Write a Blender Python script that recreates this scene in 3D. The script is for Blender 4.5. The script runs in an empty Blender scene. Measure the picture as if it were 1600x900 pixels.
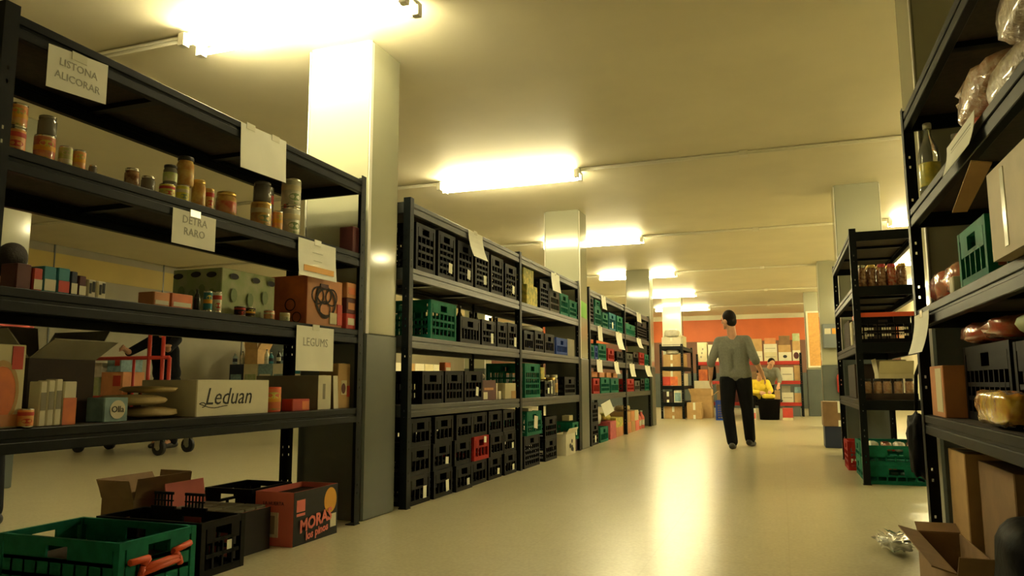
import bpy, bmesh, math, random
from mathutils import Vector, Matrix, noise
random.seed(7)
SC = bpy.context.scene
COL = SC.collection

# ------------------------------------------------------------------ camera
cam_d = bpy.data.cameras.new('camera')
cam = bpy.data.objects.new('camera', cam_d)
COL.objects.link(cam)
cam_d.sensor_width = 36.0
cam_d.lens = 1164.5 / 1600 * 36
cam_d.clip_start = 0.05
cam_d.clip_end = 100
_p, _y, _r = 0.12694, 0.34374, -0.0027
_F = Vector((-math.sin(_y) * math.cos(_p), math.cos(_y) * math.cos(_p), math.sin(_p)))
_R0 = Vector((math.cos(_y), math.sin(_y), 0))
_U0 = _R0.cross(_F)
_R = _R0 * math.cos(_r) + _U0 * math.sin(_r)
_U = -_R0 * math.sin(_r) + _U0 * math.cos(_r)
cam.matrix_world = Matrix(((_R.x, _U.x, -_F.x, 0), (_R.y, _U.y, -_F.y, 0), (_R.z, _U.z, -_F.z, 0.80), (0, 0, 0, 1)))
SC.camera = cam

# ------------------------------------------------------------------ world, exposure, lamp strength
W = bpy.data.worlds.new('world')
SC.world = W
W.use_nodes = True
W.node_tree.nodes['Background'].inputs[0].default_value = (0.9, 0.8, 0.5, 1)
W.node_tree.nodes['Background'].inputs[1].default_value = 0.004
SC.view_settings.view_transform = 'Standard'
SC.view_settings.look = 'None'
SC.view_settings.gamma = 1.0
SC.view_settings.use_curve_mapping = False
SC.view_settings.exposure = 1.0
TUBE_COLOUR = (1.0, 0.87, 0.47)
TUBE_STRENGTH = 60.0
ROWS = [3.50, 7.18, 10.9, 14.7, 18.3, 21.9]          # the rows of ceiling lamps along the hall
CEIL = 2.97
DADO = 1.10

# ------------------------------------------------------------------ materials
MATS = {}


def mat(name, col, rough=0.6, var=0.0, scale=8.0, metal=0.0, emis=None, coat=0.0, bump=0.0, spec=0.5, trans=0.0, col2=None):
    if name in MATS:
        return MATS[name]
    m = bpy.data.materials.new(name)
    m.use_nodes = True
    nt = m.node_tree
    b = nt.nodes['Principled BSDF']
    b.inputs['Base Color'].default_value = (*col, 1)
    b.inputs['Roughness'].default_value = rough
    b.inputs['Metallic'].default_value = metal
    b.inputs['Coat Weight'].default_value = coat
    b.inputs['Specular IOR Level'].default_value = spec
    b.inputs['Transmission Weight'].default_value = trans
    if emis:
        b.inputs['Emission Color'].default_value = (*emis[0], 1)
        b.inputs['Emission Strength'].default_value = emis[1]
    if var > 0 or col2 or bump > 0:
        tc = nt.nodes.new('ShaderNodeTexCoord')
        nz = nt.nodes.new('ShaderNodeTexNoise')
        nz.inputs['Scale'].default_value = scale
        nz.inputs['Detail'].default_value = 5
        nt.links.new(tc.outputs['Object'], nz.inputs['Vector'])
        if var > 0 or col2:
            mx = nt.nodes.new('ShaderNodeMix')
            mx.data_type = 'RGBA'
            c2 = col2 or tuple(max(0, c * (1 - var)) for c in col)
            mx.inputs[6].default_value = (*col, 1)
            mx.inputs[7].default_value = (*c2, 1)
            rp = nt.nodes.new('ShaderNodeValToRGB')
            rp.color_ramp.elements[0].position = 0.38
            rp.color_ramp.elements[1].position = 0.62
            nt.links.new(nz.outputs[0], rp.inputs[0])
            nt.links.new(rp.outputs[0], mx.inputs[0])
            nt.links.new(mx.outputs[2], b.inputs['Base Color'])
        if bump > 0:
            bp = nt.nodes.new('ShaderNodeBump')
            bp.inputs['Strength'].default_value = bump
            bp.inputs['Distance'].default_value = 0.01
            nt.links.new(nz.outputs[0], bp.inputs['Height'])
            nt.links.new(bp.outputs[0], b.inputs['Normal'])
    MATS[name] = m
    return m


mat('ceiling_paint', (0.86, 0.80, 0.62), 0.55, 0.06, 1.5)
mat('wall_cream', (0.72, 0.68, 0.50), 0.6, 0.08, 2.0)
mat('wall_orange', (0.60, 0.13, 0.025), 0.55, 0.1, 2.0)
mat('wall_cream_dimmed', (0.30, 0.275, 0.19), 0.6, 0.1, 2.0)  # cream wall paint, darkened to stand for the dim light of the side hall
mat('wall_orange_shaded', (0.17, 0.075, 0.04), 0.6, 0.1, 2.0)  # the orange wall in shade, with the shade put into the colour
mat('wall_yellow', (0.48, 0.36, 0.08), 0.6, 0.08, 2.0)
mat('pillar_cream', (0.38, 0.38, 0.275), 0.10, 0.04, 1.2, spec=0.7)
mat('pillar_dado', (0.085, 0.10, 0.09), 0.30, 0.12, 3.0)
mat('rack_steel', (0.005, 0.0075, 0.0085), 0.45, 0.25, 14.0, metal=0.0, spec=0.14)
mat('rack_steel_pale', (0.036, 0.040, 0.040), 0.38, 0.2, 14.0, spec=0.5)
mat('chipboard', (0.045, 0.032, 0.021), 0.8, 0.3, 40.0)
mat('crate_black', (0.003, 0.0032, 0.0035), 0.5, 0.3, 30, spec=0.12)
mat('crate_green', (0.010, 0.17, 0.105), 0.62, 0.2, 20, spec=0.12)
mat('crate_red', (0.42, 0.025, 0.02), 0.62, 0.2, 20, spec=0.12)
mat('crate_blue', (0.03, 0.07, 0.34), 0.62, 0.2, 20, spec=0.12)
mat('crate_teal', (0.03, 0.20, 0.26), 0.62, 0.2, 20, spec=0.12)
mat('crate_grey', (0.10, 0.10, 0.085), 0.62, 0.2, 20, spec=0.12)
mat('crate_pink', (0.62, 0.10, 0.12), 0.5, 0.2, 20)
mat('handle_orange', (0.72, 0.10, 0.035), 0.45)
mat('paper', (0.90, 0.90, 0.80), 0.7, 0.05, 6)
mat('paper_green', (0.22, 0.55, 0.08), 0.7)
mat('ink', (0.42, 0.42, 0.36), 0.8)
mat('ink_dark', (0.02, 0.02, 0.022), 0.7)
mat('tape_clear', (0.85, 0.85, 0.72), 0.15)
mat('tape_orange', (0.75, 0.36, 0.03), 0.5)
mat('card_brown', (0.25, 0.15, 0.07), 0.8, 0.15, 10)
mat('card_tan', (0.52, 0.33, 0.14), 0.8, 0.12, 10)
mat('card_beige', (0.55, 0.46, 0.29), 0.6, 0.1, 10)
mat('card_dark', (0.035, 0.02, 0.013), 0.8, 0.2, 10)
mat('card_white', (0.74, 0.70, 0.55), 0.7, 0.06, 10)
mat('card_grey', (0.30, 0.28, 0.22), 0.75, 0.12, 10)
mat('card_cream', (0.70, 0.63, 0.40), 0.7, 0.1, 6)
mat('card_red', (0.55, 0.05, 0.03), 0.6, 0.15, 8)
mat('card_maroon', (0.10, 0.018, 0.016), 0.6, 0.2, 8)
mat('card_purple', (0.07, 0.02, 0.05), 0.6, 0.2, 8)
mat('card_pink', (0.80, 0.19, 0.16), 0.6, 0.08, 6)
mat('card_black', (0.006, 0.005, 0.006), 0.5, spec=0.3)
mat('card_orange', (0.75, 0.20, 0.05), 0.55, 0.2, 9, col2=(0.55, 0.13, 0.05))
mat('card_peach', (0.62, 0.26, 0.10), 0.6, 0.15, 9)
mat('card_green', (0.33, 0.42, 0.20), 0.65, col2=(0.44, 0.47, 0.28), scale=14)
mat('card_leaf', (0.20, 0.28, 0.12), 0.6)
mat('card_yellow', (0.72, 0.60, 0.10), 0.6, col2=(0.28, 0.30, 0.06), scale=22)
mat('card_teal', (0.03, 0.22, 0.28), 0.6)
mat('card_navy', (0.012, 0.02, 0.05), 0.6)
mat('card_ltblue', (0.25, 0.40, 0.45), 0.6, 0.3, 20)
mat('tin', (0.62, 0.60, 0.52), 0.25, metal=1.0)
mat('tin_gold', (0.72, 0.50, 0.16), 0.28, metal=0.8)
mat('lid_dark', (0.03, 0.03, 0.03), 0.35)
mat('lid_red', (0.45, 0.03, 0.03), 0.35)
mat('label_orange', (0.78, 0.22, 0.05), 0.4, col2=(0.66, 0.42, 0.12), scale=26, coat=0.7)
mat('label_green', (0.42, 0.55, 0.16), 0.4, col2=(0.66, 0.62, 0.36), scale=30, coat=0.7)
mat('label_yellow', (0.75, 0.66, 0.08), 0.4, col2=(0.50, 0.50, 0.08), scale=30, coat=0.7)
mat('label_gold', (0.66, 0.45, 0.12), 0.3, col2=(0.50, 0.24, 0.05), scale=30, coat=0.7)
mat('label_white', (0.72, 0.70, 0.56), 0.4, col2=(0.52, 0.52, 0.40), scale=26, coat=0.7)
mat('label_red', (0.50, 0.08, 0.04), 0.4, col2=(0.62, 0.30, 0.12), scale=26, coat=0.7)
mat('glass_grey', (0.16, 0.15, 0.13), 0.15, coat=0.6)
mat('preserve_brown', (0.16, 0.05, 0.02), 0.2, col2=(0.40, 0.22, 0.10), scale=40, coat=0.7)
mat('preserve_red', (0.45, 0.04, 0.02), 0.2, col2=(0.55, 0.25, 0.12), scale=40, coat=0.7)
mat('bread', (0.42, 0.20, 0.09), 0.3, col2=(0.52, 0.36, 0.22), scale=45, coat=0.9, bump=1.0)
mat('bread_pale', (0.34, 0.25, 0.18), 0.3, col2=(0.52, 0.44, 0.34), scale=45, coat=0.9, bump=1.0)
mat('bag_red', (0.55, 0.08, 0.04), 0.22, col2=(0.52, 0.22, 0.12), scale=20, coat=0.9, bump=0.6)
mat('bag_yellow', (0.80, 0.55, 0.06), 0.2, col2=(0.60, 0.22, 0.04), scale=14, coat=0.9, bump=0.7)
mat('bag_black', (0.003, 0.003, 0.0034), 0.6, bump=0.8, scale=9, spec=0.06)
mat('bag_white', (0.66, 0.64, 0.54), 0.4, 0.2, 12, bump=0.6)
mat('bag_tan', (0.55, 0.42, 0.20), 0.6, 0.2, 9, bump=0.4)
mat('film', (0.85, 0.85, 0.75), 0.08, coat=1.0, bump=0.8, scale=30, trans=0.6)
mat('bottle_clear', (0.80, 0.84, 0.80), 0.05, trans=0.85)
mat('bottle_dark', (0.012, 0.016, 0.010), 0.12)
mat('water', (0.45, 0.60, 0.66), 0.15, 0.4, 30)
mat('plastic_white', (0.72, 0.70, 0.60), 0.4)
mat('metal_red', (0.45, 0.035, 0.025), 0.4, spec=0.3)
mat('rubber', (0.015, 0.015, 0.016), 0.6)
mat('steel', (0.5, 0.5, 0.46), 0.3, metal=1.0)
mat('skin', (0.62, 0.33, 0.20), 0.5, 0.1, 20)
mat('hair', (0.012, 0.009, 0.007), 0.7, bump=0.3, scale=90, spec=0.15)
mat('eye', (0.02, 0.02, 0.02), 0.2)
mat('lips', (0.42, 0.15, 0.11), 0.5)
mat('knit_grey', (0.20, 0.205, 0.165), 0.9, 0.15, 60, bump=0.3)
mat('cloth_black', (0.006, 0.0065, 0.008), 0.9, bump=0.4, scale=25, spec=0.15)
mat('cloth_yellow', (0.80, 0.58, 0.04), 0.8, bump=0.3, scale=20)
mat('cloth_lime', (0.25, 0.60, 0.08), 0.7)
mat('cloth_red', (0.30, 0.04, 0.03), 0.8)
mat('shoe', (0.02, 0.018, 0.016), 0.5)
mat('board_tan', (0.62, 0.34, 0.10), 0.8, 0.15, 20)
mat('conduit', (0.86, 0.82, 0.66), 0.4)
mat('cabinet_grey', (0.16, 0.19, 0.20), 0.45, 0.1, 3)
mat('tube', (1, 1, 1), 0.5, emis=(TUBE_COLOUR, TUBE_STRENGTH))
mat('lamp_white', (0.75, 0.73, 0.65), 0.4)


def floor_material():
    m = bpy.data.materials.new('polished_stone_floor')
    m.use_nodes = True
    nt = m.node_tree
    b = nt.nodes['Principled BSDF']
    tc = nt.nodes.new('ShaderNodeTexCoord')
    n1 = nt.nodes.new('ShaderNodeTexNoise')
    n1.inputs['Scale'].default_value = 55
    n1.inputs['Detail'].default_value = 6
    n2 = nt.nodes.new('ShaderNodeTexNoise')
    n2.inputs['Scale'].default_value = 7.0
    n2.inputs['Detail'].default_value = 8
    n2.inputs['Roughness'].default_value = 0.7
    for n in (n1, n2):
        nt.links.new(tc.outputs['Object'], n.inputs['Vector'])
    r1 = nt.nodes.new('ShaderNodeValToRGB')
    r1.color_ramp.elements[0].color = (0.46, 0.415, 0.27, 1)
    r1.color_ramp.elements[1].color = (0.56, 0.52, 0.35, 1)
    r1.color_ramp.elements[0].position = 0.35
    r1.color_ramp.elements[1].position = 0.65
    nt.links.new(n1.outputs[0], r1.inputs[0])
    r2 = nt.nodes.new('ShaderNodeValToRGB')
    r2.color_ramp.elements[0].color = (0.82, 0.80, 0.74, 1)
    r2.color_ramp.elements[1].color = (1, 1, 1, 1)
    r2.color_ramp.elements[0].position = 0.2
    r2.color_ramp.elements[1].position = 0.8
    nt.links.new(n2.outputs[0], r2.inputs[0])
    mx = nt.nodes.new('ShaderNodeMix')
    mx.data_type = 'RGBA'
    mx.blend_type = 'MULTIPLY'
    mx.inputs[0].default_value = 1.0
    nt.links.new(r1.outputs[0], mx.inputs[6])
    mx.inputs[0].default_value = 0.9
    nt.links.new(r2.outputs[0], mx.inputs[7])
    # faint joints of the large stone tiles
    bk = nt.nodes.new('ShaderNodeTexBrick')
    bk.offset = 0.0
    bk.inputs['Scale'].default_value = 1.0
    bk.inputs['Brick Width'].default_value = 0.6
    bk.inputs['Row Height'].default_value = 0.6
    bk.inputs['Mortar Size'].default_value = 0.004
    bk.inputs['Color1'].default_value = (1, 1, 1, 1)
    bk.inputs['Color2'].default_value = (0.975, 0.97, 0.955, 1)
    bk.inputs['Mortar'].default_value = (0.92, 0.90, 0.86, 1)
    nt.links.new(tc.outputs['Object'], bk.inputs['Vector'])
    mx2 = nt.nodes.new('ShaderNodeMix')
    mx2.data_type = 'RGBA'
    mx2.blend_type = 'MULTIPLY'
    mx2.inputs[0].default_value = 1.0
    nt.links.new(mx.outputs[2], mx2.inputs[6])
    nt.links.new(bk.outputs[0], mx2.inputs[7])
    nt.links.new(mx2.outputs[2], b.inputs['Base Color'])
    rr = nt.nodes.new('ShaderNodeMapRange')
    rr.inputs['To Min'].default_value = 0.25
    rr.inputs['To Max'].default_value = 0.31
    nt.links.new(n2.outputs[0], rr.inputs['Value'])
    b.inputs['Roughness'].default_value = 0.28
    b.inputs['Specular IOR Level'].default_value = 0.5
    MATS['floor'] = m


floor_material()

# ------------------------------------------------------------------ mesh helpers


class MB:
    """collects shapes into one mesh; faces keep a material slot"""

    def __init__(s):
        s.v = []
        s.f = []
        s.m = []
        s.sm = []

    def add(s, vs, fs, mi=0, smooth=False):
        o = len(s.v)
        s.v += [tuple(v) for v in vs]
        s.f += [tuple(i + o for i in f) for f in fs]
        s.m += [mi] * len(fs)
        s.sm += [smooth] * len(fs)
        return s

    def box(s, x0, x1, y0, y1, z0, z1, mi=0):
        vs = [(x0, y0, z0), (x1, y0, z0), (x1, y1, z0), (x0, y1, z0), (x0, y0, z1), (x1, y0, z1), (x1, y1, z1), (x0, y1, z1)]
        return s.add(vs, [(0, 3, 2, 1), (4, 5, 6, 7), (0, 1, 5, 4), (1, 2, 6, 5), (2, 3, 7, 6), (3, 0, 4, 7)], mi)

    def bev(s, x0, x1, y0, y1, z0, z1, b=0.004, mi=0):
        """a box with small chamfers on the upright edges and rims"""
        def ring(z, i):
            return [(x0 + b + i, y0 + i, z), (x1 - b - i, y0 + i, z), (x1 - i, y0 + b + i, z), (x1 - i, y1 - b - i, z), (x1 - b - i, y1 - i, z), (x0 + b + i, y1 - i, z), (x0 + i, y1 - b - i, z), (x0 + i, y0 + b + i, z)]
        rs = ring(z0, b * .5) + ring(z0 + b * .5, 0) + ring(z1 - b * .5, 0) + ring(z1, b * .5)
        fs = [tuple(reversed(range(8))), tuple(range(24, 32))]
        for k in range(3):
            for i in range(8):
                j = (i + 1) % 8
                fs.append((k * 8 + i, k * 8 + j, k * 8 + 8 + j, k * 8 + 8 + i))
        return s.add(rs, fs, mi)

    def hexa(s, p, mi=0):
        return s.add(p, [(0, 3, 2, 1), (4, 5, 6, 7), (0, 1, 5, 4), (1, 2, 6, 5), (2, 3, 7, 6), (3, 0, 4, 7)], mi)

    def slab(s, q, t, mi=0):
        """a sheet of thickness t on the four corners q"""
        q = [Vector(a) for a in q]
        n = (q[1] - q[0]).cross(q[3] - q[0]).normalized() * t
        return s.hexa([tuple(a) for a in q] + [tuple(a + n) for a in q], mi)

    def tube(s, a, b, r, n=8, mi=0, r2=None, smooth=True):
        a = Vector(a)
        b = Vector(b)
        r2 = r if r2 is None else r2
        d = (b - a).normalized()
        u = d.orthogonal().normalized()
        w = d.cross(u)
        vs = []
        for c, q in ((a, r), (b, r2)):
            for i in range(n):
                t = 2 * math.pi * i / n
                vs.append(c + u * math.cos(t) * q + w * math.sin(t) * q)
        fs = [(i, (i + 1) % n, n + (i + 1) % n, n + i) for i in range(n)]
        s.add(vs, fs, mi, smooth)
        k = len(s.v) - 2 * n
        s.f += [tuple(reversed(range(k, k + n))), tuple(range(k + n, k + 2 * n))]
        s.m += [mi, mi]
        s.sm += [False, False]
        return s

    def path(s, pts, r, n=6, mi=0):
        for a, b in zip(pts, pts[1:]):
            s.tube(a, b, r, n, mi)
        return s

    def lathe(s, prof, n=16, cx=0, cy=0, mi=0, smooth=True):
        vs = []
        for r, z in prof:
            for i in range(n):
                t = 2 * math.pi * i / n
                vs.append((cx + r * math.cos(t), cy + r * math.sin(t), z))
        fs = []
        for k in range(len(prof) - 1):
            for i in range(n):
                j = (i + 1) % n
                fs.append((k * n + i, k * n + j, k * n + n + j, k * n + n + i))
        s.add(vs, fs, mi, smooth)
        o = len(s.v) - len(vs)
        s.f += [tuple(reversed(range(o, o + n))), tuple(range(o + n * (len(prof) - 1), o + n * len(prof)))]
        s.m += [mi, mi]
        s.sm += [False, False]
        return s

    def lump(s, cx, cy, cz, rx, ry, rz, amp=0.15, freq=3.0, seed=0, sq=0.6, nu=18, nv=12, mi=0):
        """a soft pillow shape, uneven like a filled bag"""
        vs = []

        def P(t):
            return math.copysign(abs(t) ** sq, t)
        for j in range(nv + 1):
            ph = -math.pi / 2 + math.pi * j / nv
            for i in range(nu):
                th = 2 * math.pi * i / nu
                d = Vector((P(math.cos(th)) * P(math.cos(ph)), P(math.sin(th)) * P(math.cos(ph)), P(math.sin(ph))))
                k = 1 - amp * .5 + amp * .5 * noise.noise(d * freq + Vector((seed * 3.1, seed * 1.7, seed)))
                vs.append((cx + d.x * rx * k, cy + d.y * ry * k, max(cz - rz, cz + d.z * rz * k)))
        fs = []
        for j in range(nv):
            for i in range(nu):
                k = (i + 1) % nu
                fs.append((j * nu + i, j * nu + k, j * nu + nu + k, j * nu + nu + i))
        return s.add(vs, fs, mi, True)

    def mesh(s, name, mats):
        me = bpy.data.meshes.new(name)
        me.from_pydata(s.v, [], s.f)
        for m in (mats if isinstance(mats, (list, tuple)) else [mats]):
            me.materials.append(MATS[m])
        me.polygons.foreach_set('material_index', s.m)
        me.polygons.foreach_set('use_smooth', s.sm)
        me.update()
        return me

    def build(s, name, mats, parent=None, loc=None, rz=0.0):
        return link(name, s.mesh(name, mats), parent, loc, rz)


def link(name, me, parent=None, loc=None, rz=0.0):
    o = bpy.data.objects.new(name, me)
    COL.objects.link(o)
    if parent:
        o.parent = parent
    if loc:
        o.location = loc
    if rz:
        o.rotation_euler = (0, 0, rz)
    return o


def tag(o, label, cat, group=None, kind=None):
    o['label'] = label
    o['category'] = cat
    if group:
        o['group'] = group
    if kind:
        o['kind'] = kind
    return o


def thing(name, label, cat, loc=(0, 0, 0), rz=0.0, group=None):
    o = bpy.data.objects.new(name, None)
    o.empty_display_size = 0.05
    COL.objects.link(o)
    o.location = loc
    o.rotation_euler = (0, 0, rz)
    return tag(o, label, cat, group)


def struct(name, mb, mats, label=None, parent=None):
    o = mb.build(name, mats, parent)
    if not parent:
        o['kind'] = 'structure'
        if label:
            o['label'] = label
    return o


def lettering(text, size, mats, parent, origin, right, up, name='lettering', shear=0.0, off=0.0, align='CENTER'):
    """words as a thin mesh lying on a surface"""
    cu = bpy.data.curves.new('writing', 'FONT')
    cu.body = text
    cu.size = size
    cu.shear = shear
    cu.offset = off
    cu.align_x = align
    cu.align_y = 'CENTER'
    cu.resolution_u = 2
    cu.extrude = 0.0004
    t = bpy.data.objects.new('writing', cu)
    COL.objects.link(t)
    dg = bpy.context.evaluated_depsgraph_get()
    me = bpy.data.meshes.new_from_object(t.evaluated_get(dg))
    bpy.data.objects.remove(t)
    bpy.data.curves.remove(cu)
    me.materials.clear()
    me.materials.append(MATS[mats])
    r = Vector(right).normalized()
    u = Vector(up).normalized()
    n = r.cross(u)
    M = Matrix(((r.x, u.x, n.x, origin[0]), (r.y, u.y, n.y, origin[1]), (r.z, u.z, n.z, origin[2]), (0, 0, 0, 1)))
    me.transform(M)
    return link(name, me, parent)


# ------------------------------------------------------------------ the hall
X0, X1, Y0, Y1 = -10.6, 3.4, -3.0, 25.0
struct('floor', MB().box(X0, X1, Y0, Y1, -0.1, 0), 'floor', 'polished cream stone floor of the hall')
struct('ceiling', MB().box(X0, X1, Y0, Y1, CEIL, CEIL + 0.1), 'ceiling_paint', 'flat cream painted ceiling')
wl = struct('wall_left', MB().box(X0 - 0.1, X0, Y0, Y1, 0, CEIL), 'wall_cream_dimmed', 'cream wall across the side hall')
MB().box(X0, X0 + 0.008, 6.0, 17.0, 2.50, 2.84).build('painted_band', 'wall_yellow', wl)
m = MB()
for yy in (8.4, 10.6, 12.8, 15.0, 17.2):
    m.box(X0, X0 + 0.012, yy - 0.012, yy + 0.012, 0.0, CEIL)
m.build('panel_joint', 'pillar_dado', wl)['kind'] = 'stuff'
struct('wall_right', MB().box(X1, X1 + 0.1, Y0, Y1, 0, CEIL), 'wall_cream', 'cream wall behind the jar rack')
struct('wall_front', MB().box(X0, X1, Y0 - 0.1, Y0, 0, CEIL), 'wall_cream', 'cream wall behind the viewpoint')
wb = struct('wall_back', MB().box(X0, X1, Y1, Y1 + 0.1, 0, CEIL), 'wall_cream', 'orange painted end wall of the hall')
MB().box(X0, X1, Y1 - 0.01, Y1, 2.12, 2.82).build('painted_band', 'wall_orange', wb)
MB().box(X0, X1, Y1 - 0.012, Y1, 0, DADO).build('painted_dado', 'pillar_dado', wb)
MB().box(X0, X1, Y1 - 0.011, Y1, DADO, 2.12).build('painted_shade', 'wall_orange_shaded', wb)  # orange wall continues here; brown colour paints the shade on it


def pillar(n, x0, x1, y0, y1):
    m = MB()
    m.bev(x0, x1, y0, y1, DADO, CEIL, 0.012)
    o = struct('trim_%d' % n, m, 'pillar_cream', 'square pillar, glossy cream paint above a dark grey dado')
    m = MB()
    m.bev(x0 - 0.006, x1 + 0.006, y0 - 0.006, y1 + 0.006, 0, DADO, 0.012)
    m.build('dado', 'pillar_dado', o)
    # metal guards on the front corners above the dado
    m = MB()
    for x in (x0, x1):
        m.box(x - 0.003, x + 0.003, y0 - 0.003, y0 + 0.03, DADO + 0.0, CEIL - 0.02)
    m.build('corner_guard', 'lamp_white', o)['kind'] = 'stuff'
    return o


pillar(1, -2.80, -2.345, 3.93, 4.31)
pillar(2, -2.75, -2.30, 8.92, 9.30)
pillar(3, -2.75, -2.30, 14.25, 14.65)
pillar(4, -2.80, -2.33, 19.30, 19.70)
pillar(5, 0.66, 1.12, 3.82, 4.22)
pillar(6, 0.64, 1.10, 8.80, 9.20)
pillar(7, 0.70, 1.16, 14.36, 14.76)
p8 = pillar(8, 0.60, 1.02, 19.30, 19.70)
pillar(9, -6.15, -5.70, 8.85, 9.25)
pillar(10, -6.15, -5.70, 14.25, 14.65)
pillar(11, -6.15, -5.70, 3.90, 4.30)

# notice board on the far pillar
nb = thing('notice_board', 'tan pin board in a white frame on the far pillar', 'notice board', (0.82, 19.29, 1.15))
MB().box(-0.15, 0.17, -0.02, 0, 0.04, 1.31).build('pin_board', 'board_tan', nb)
m = MB()
m.box(-0.19, -0.15, -0.03, 0, 0, 1.35)
m.box(0.17, 0.20, -0.03, 0, 0, 1.35)
m.box(-0.15, 0.17, -0.03, 0, 0, 0.04)
m.box(-0.15, 0.17, -0.03, 0, 1.31, 1.35)
m.build('frame', 'card_white', nb)


# ------------------------------------------------------------------ ceiling lamps and conduits
def lamp(x, y, label, group):
    t = thing('fluorescent_lamp', label, 'lamp', (x, y, CEIL), 0, group)
    MB().bev(-0.78, 0.78, -0.05, 0.05, -0.055, 0, 0.006).build('housing', 'lamp_white', t)
    for s in (-1, 1):
        MB().tube((-0.74, s * 0.075, -0.085), (0.74, s * 0.075, -0.085), 0.019, 8).build('tube', 'tube', t)
        m = MB()
        for e in (-1, 1):
            m.box(e * 0.76 - 0.022, e * 0.76 + 0.022, s * 0.075 - 0.024, s * 0.075 + 0.024, -0.11, -0.03)
        m.build('lamp_holder', 'lamp_white', t)['kind'] = 'stuff'
    return t


ORD = ['first', 'second', 'third', 'fourth', 'fifth', 'sixth', 'seventh', 'eighth', 'ninth', 'tenth', 'eleventh', 'twelfth']
for i, y in enumerate(ROWS):
    lamp(-2.61, y, 'twin tube ceiling lamp over the crate racks, %s row along the aisle' % ORD[i], 'fluorescent lamps over the crate racks')
for i, y in enumerate(ROWS[1:]):
    lamp(2.22, y, 'twin tube ceiling lamp behind the jar rack pillars, row %s' % ORD[i + 1], 'fluorescent lamps behind the jar rack')
for i, y in enumerate(ROWS[3:]):
    lamp(-7.40, y, 'twin tube ceiling lamp above the side hall with trolley, row %s' % ORD[i + 3], 'fluorescent lamps in the side hall')
for i, y in enumerate(ROWS):
    t = thing('cable_conduit', 'thin cream cable conduit along the ceiling on the %s lamp row' % ORD[i], 'conduit', (0, y, CEIL), 0, 'conduits across the ceiling')
    for a, b in ((X0 + 0.02, -8.2), (-6.6, -3.40), (-1.82, 1.43), (3.01, X1 - 0.02)):
        m = MB()
        m.tube((a, 0.012, -0.016), (b, 0.012, -0.016), 0.0155, 6)
        m.tube((a, -0.02, -0.012), (b, -0.02, -0.012), 0.0105, 6)
        m.build('pipe', 'conduit', t)
    MB().bev(-0.28, -0.20, -0.045, 0.045, -0.045, 0, 0.004).build('junction_box', 'conduit', t)

# ------------------------------------------------------------------ shelving racks
HOLE = {}


def post_mesh(h):
    """an L profile upright with pairs of real keyhole slots, corner at the origin, flanges along +x and +y"""
    if h in HOLE:
        return HOLE[h]
    m = MB()
    w = 0.052
    cols = [0, 0.022, 0.030, w]
    zs = [0.0]
    z = 0.17
    pairs = []
    while z + 0.08 < h:
        pairs.append((z, z + 0.013))
        pairs.append((z + 0.046, z + 0.059))
        z += 0.20
    for a, b in pairs:
        zs += [a, b]
    zs.append(h)
    t = 0.0025
    for fl in (0, 1):
        for k in range(len(zs) - 1):
            hole_row = (k % 2 == 1)
            rng = [(0, 1), (2, 3)] if hole_row else [(0, 3)]
            for c0, c1 in rng:
                a, b = cols[c0], cols[c1]
                if fl == 0:
                    q = [(a, 0, zs[k]), (b, 0, zs[k]), (b, 0, zs[k + 1]), (a, 0, zs[k + 1])]
                    q2 = [(x, t, zz) for x, yy, zz in q]
                else:
                    q = [(0, a, zs[k]), (0, b, zs[k]), (0, b, zs[k + 1]), (0, a, zs[k + 1])]
                    q2 = [(t, yy, zz) for x, yy, zz in q]
                m.add(q, [(0, 1, 2, 3)])
                m.add(q2, [(3, 2, 1, 0)])
    m.box(-0.004, w + 0.004, -0.004, w + 0.004, 0, 0.006)
    HOLE[h] = m.mesh('post', 'rack_steel')
    return HOLE[h]


LEV = [0.66, 1.115, 1.57, 2.02]
DEP = 0.52


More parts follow.
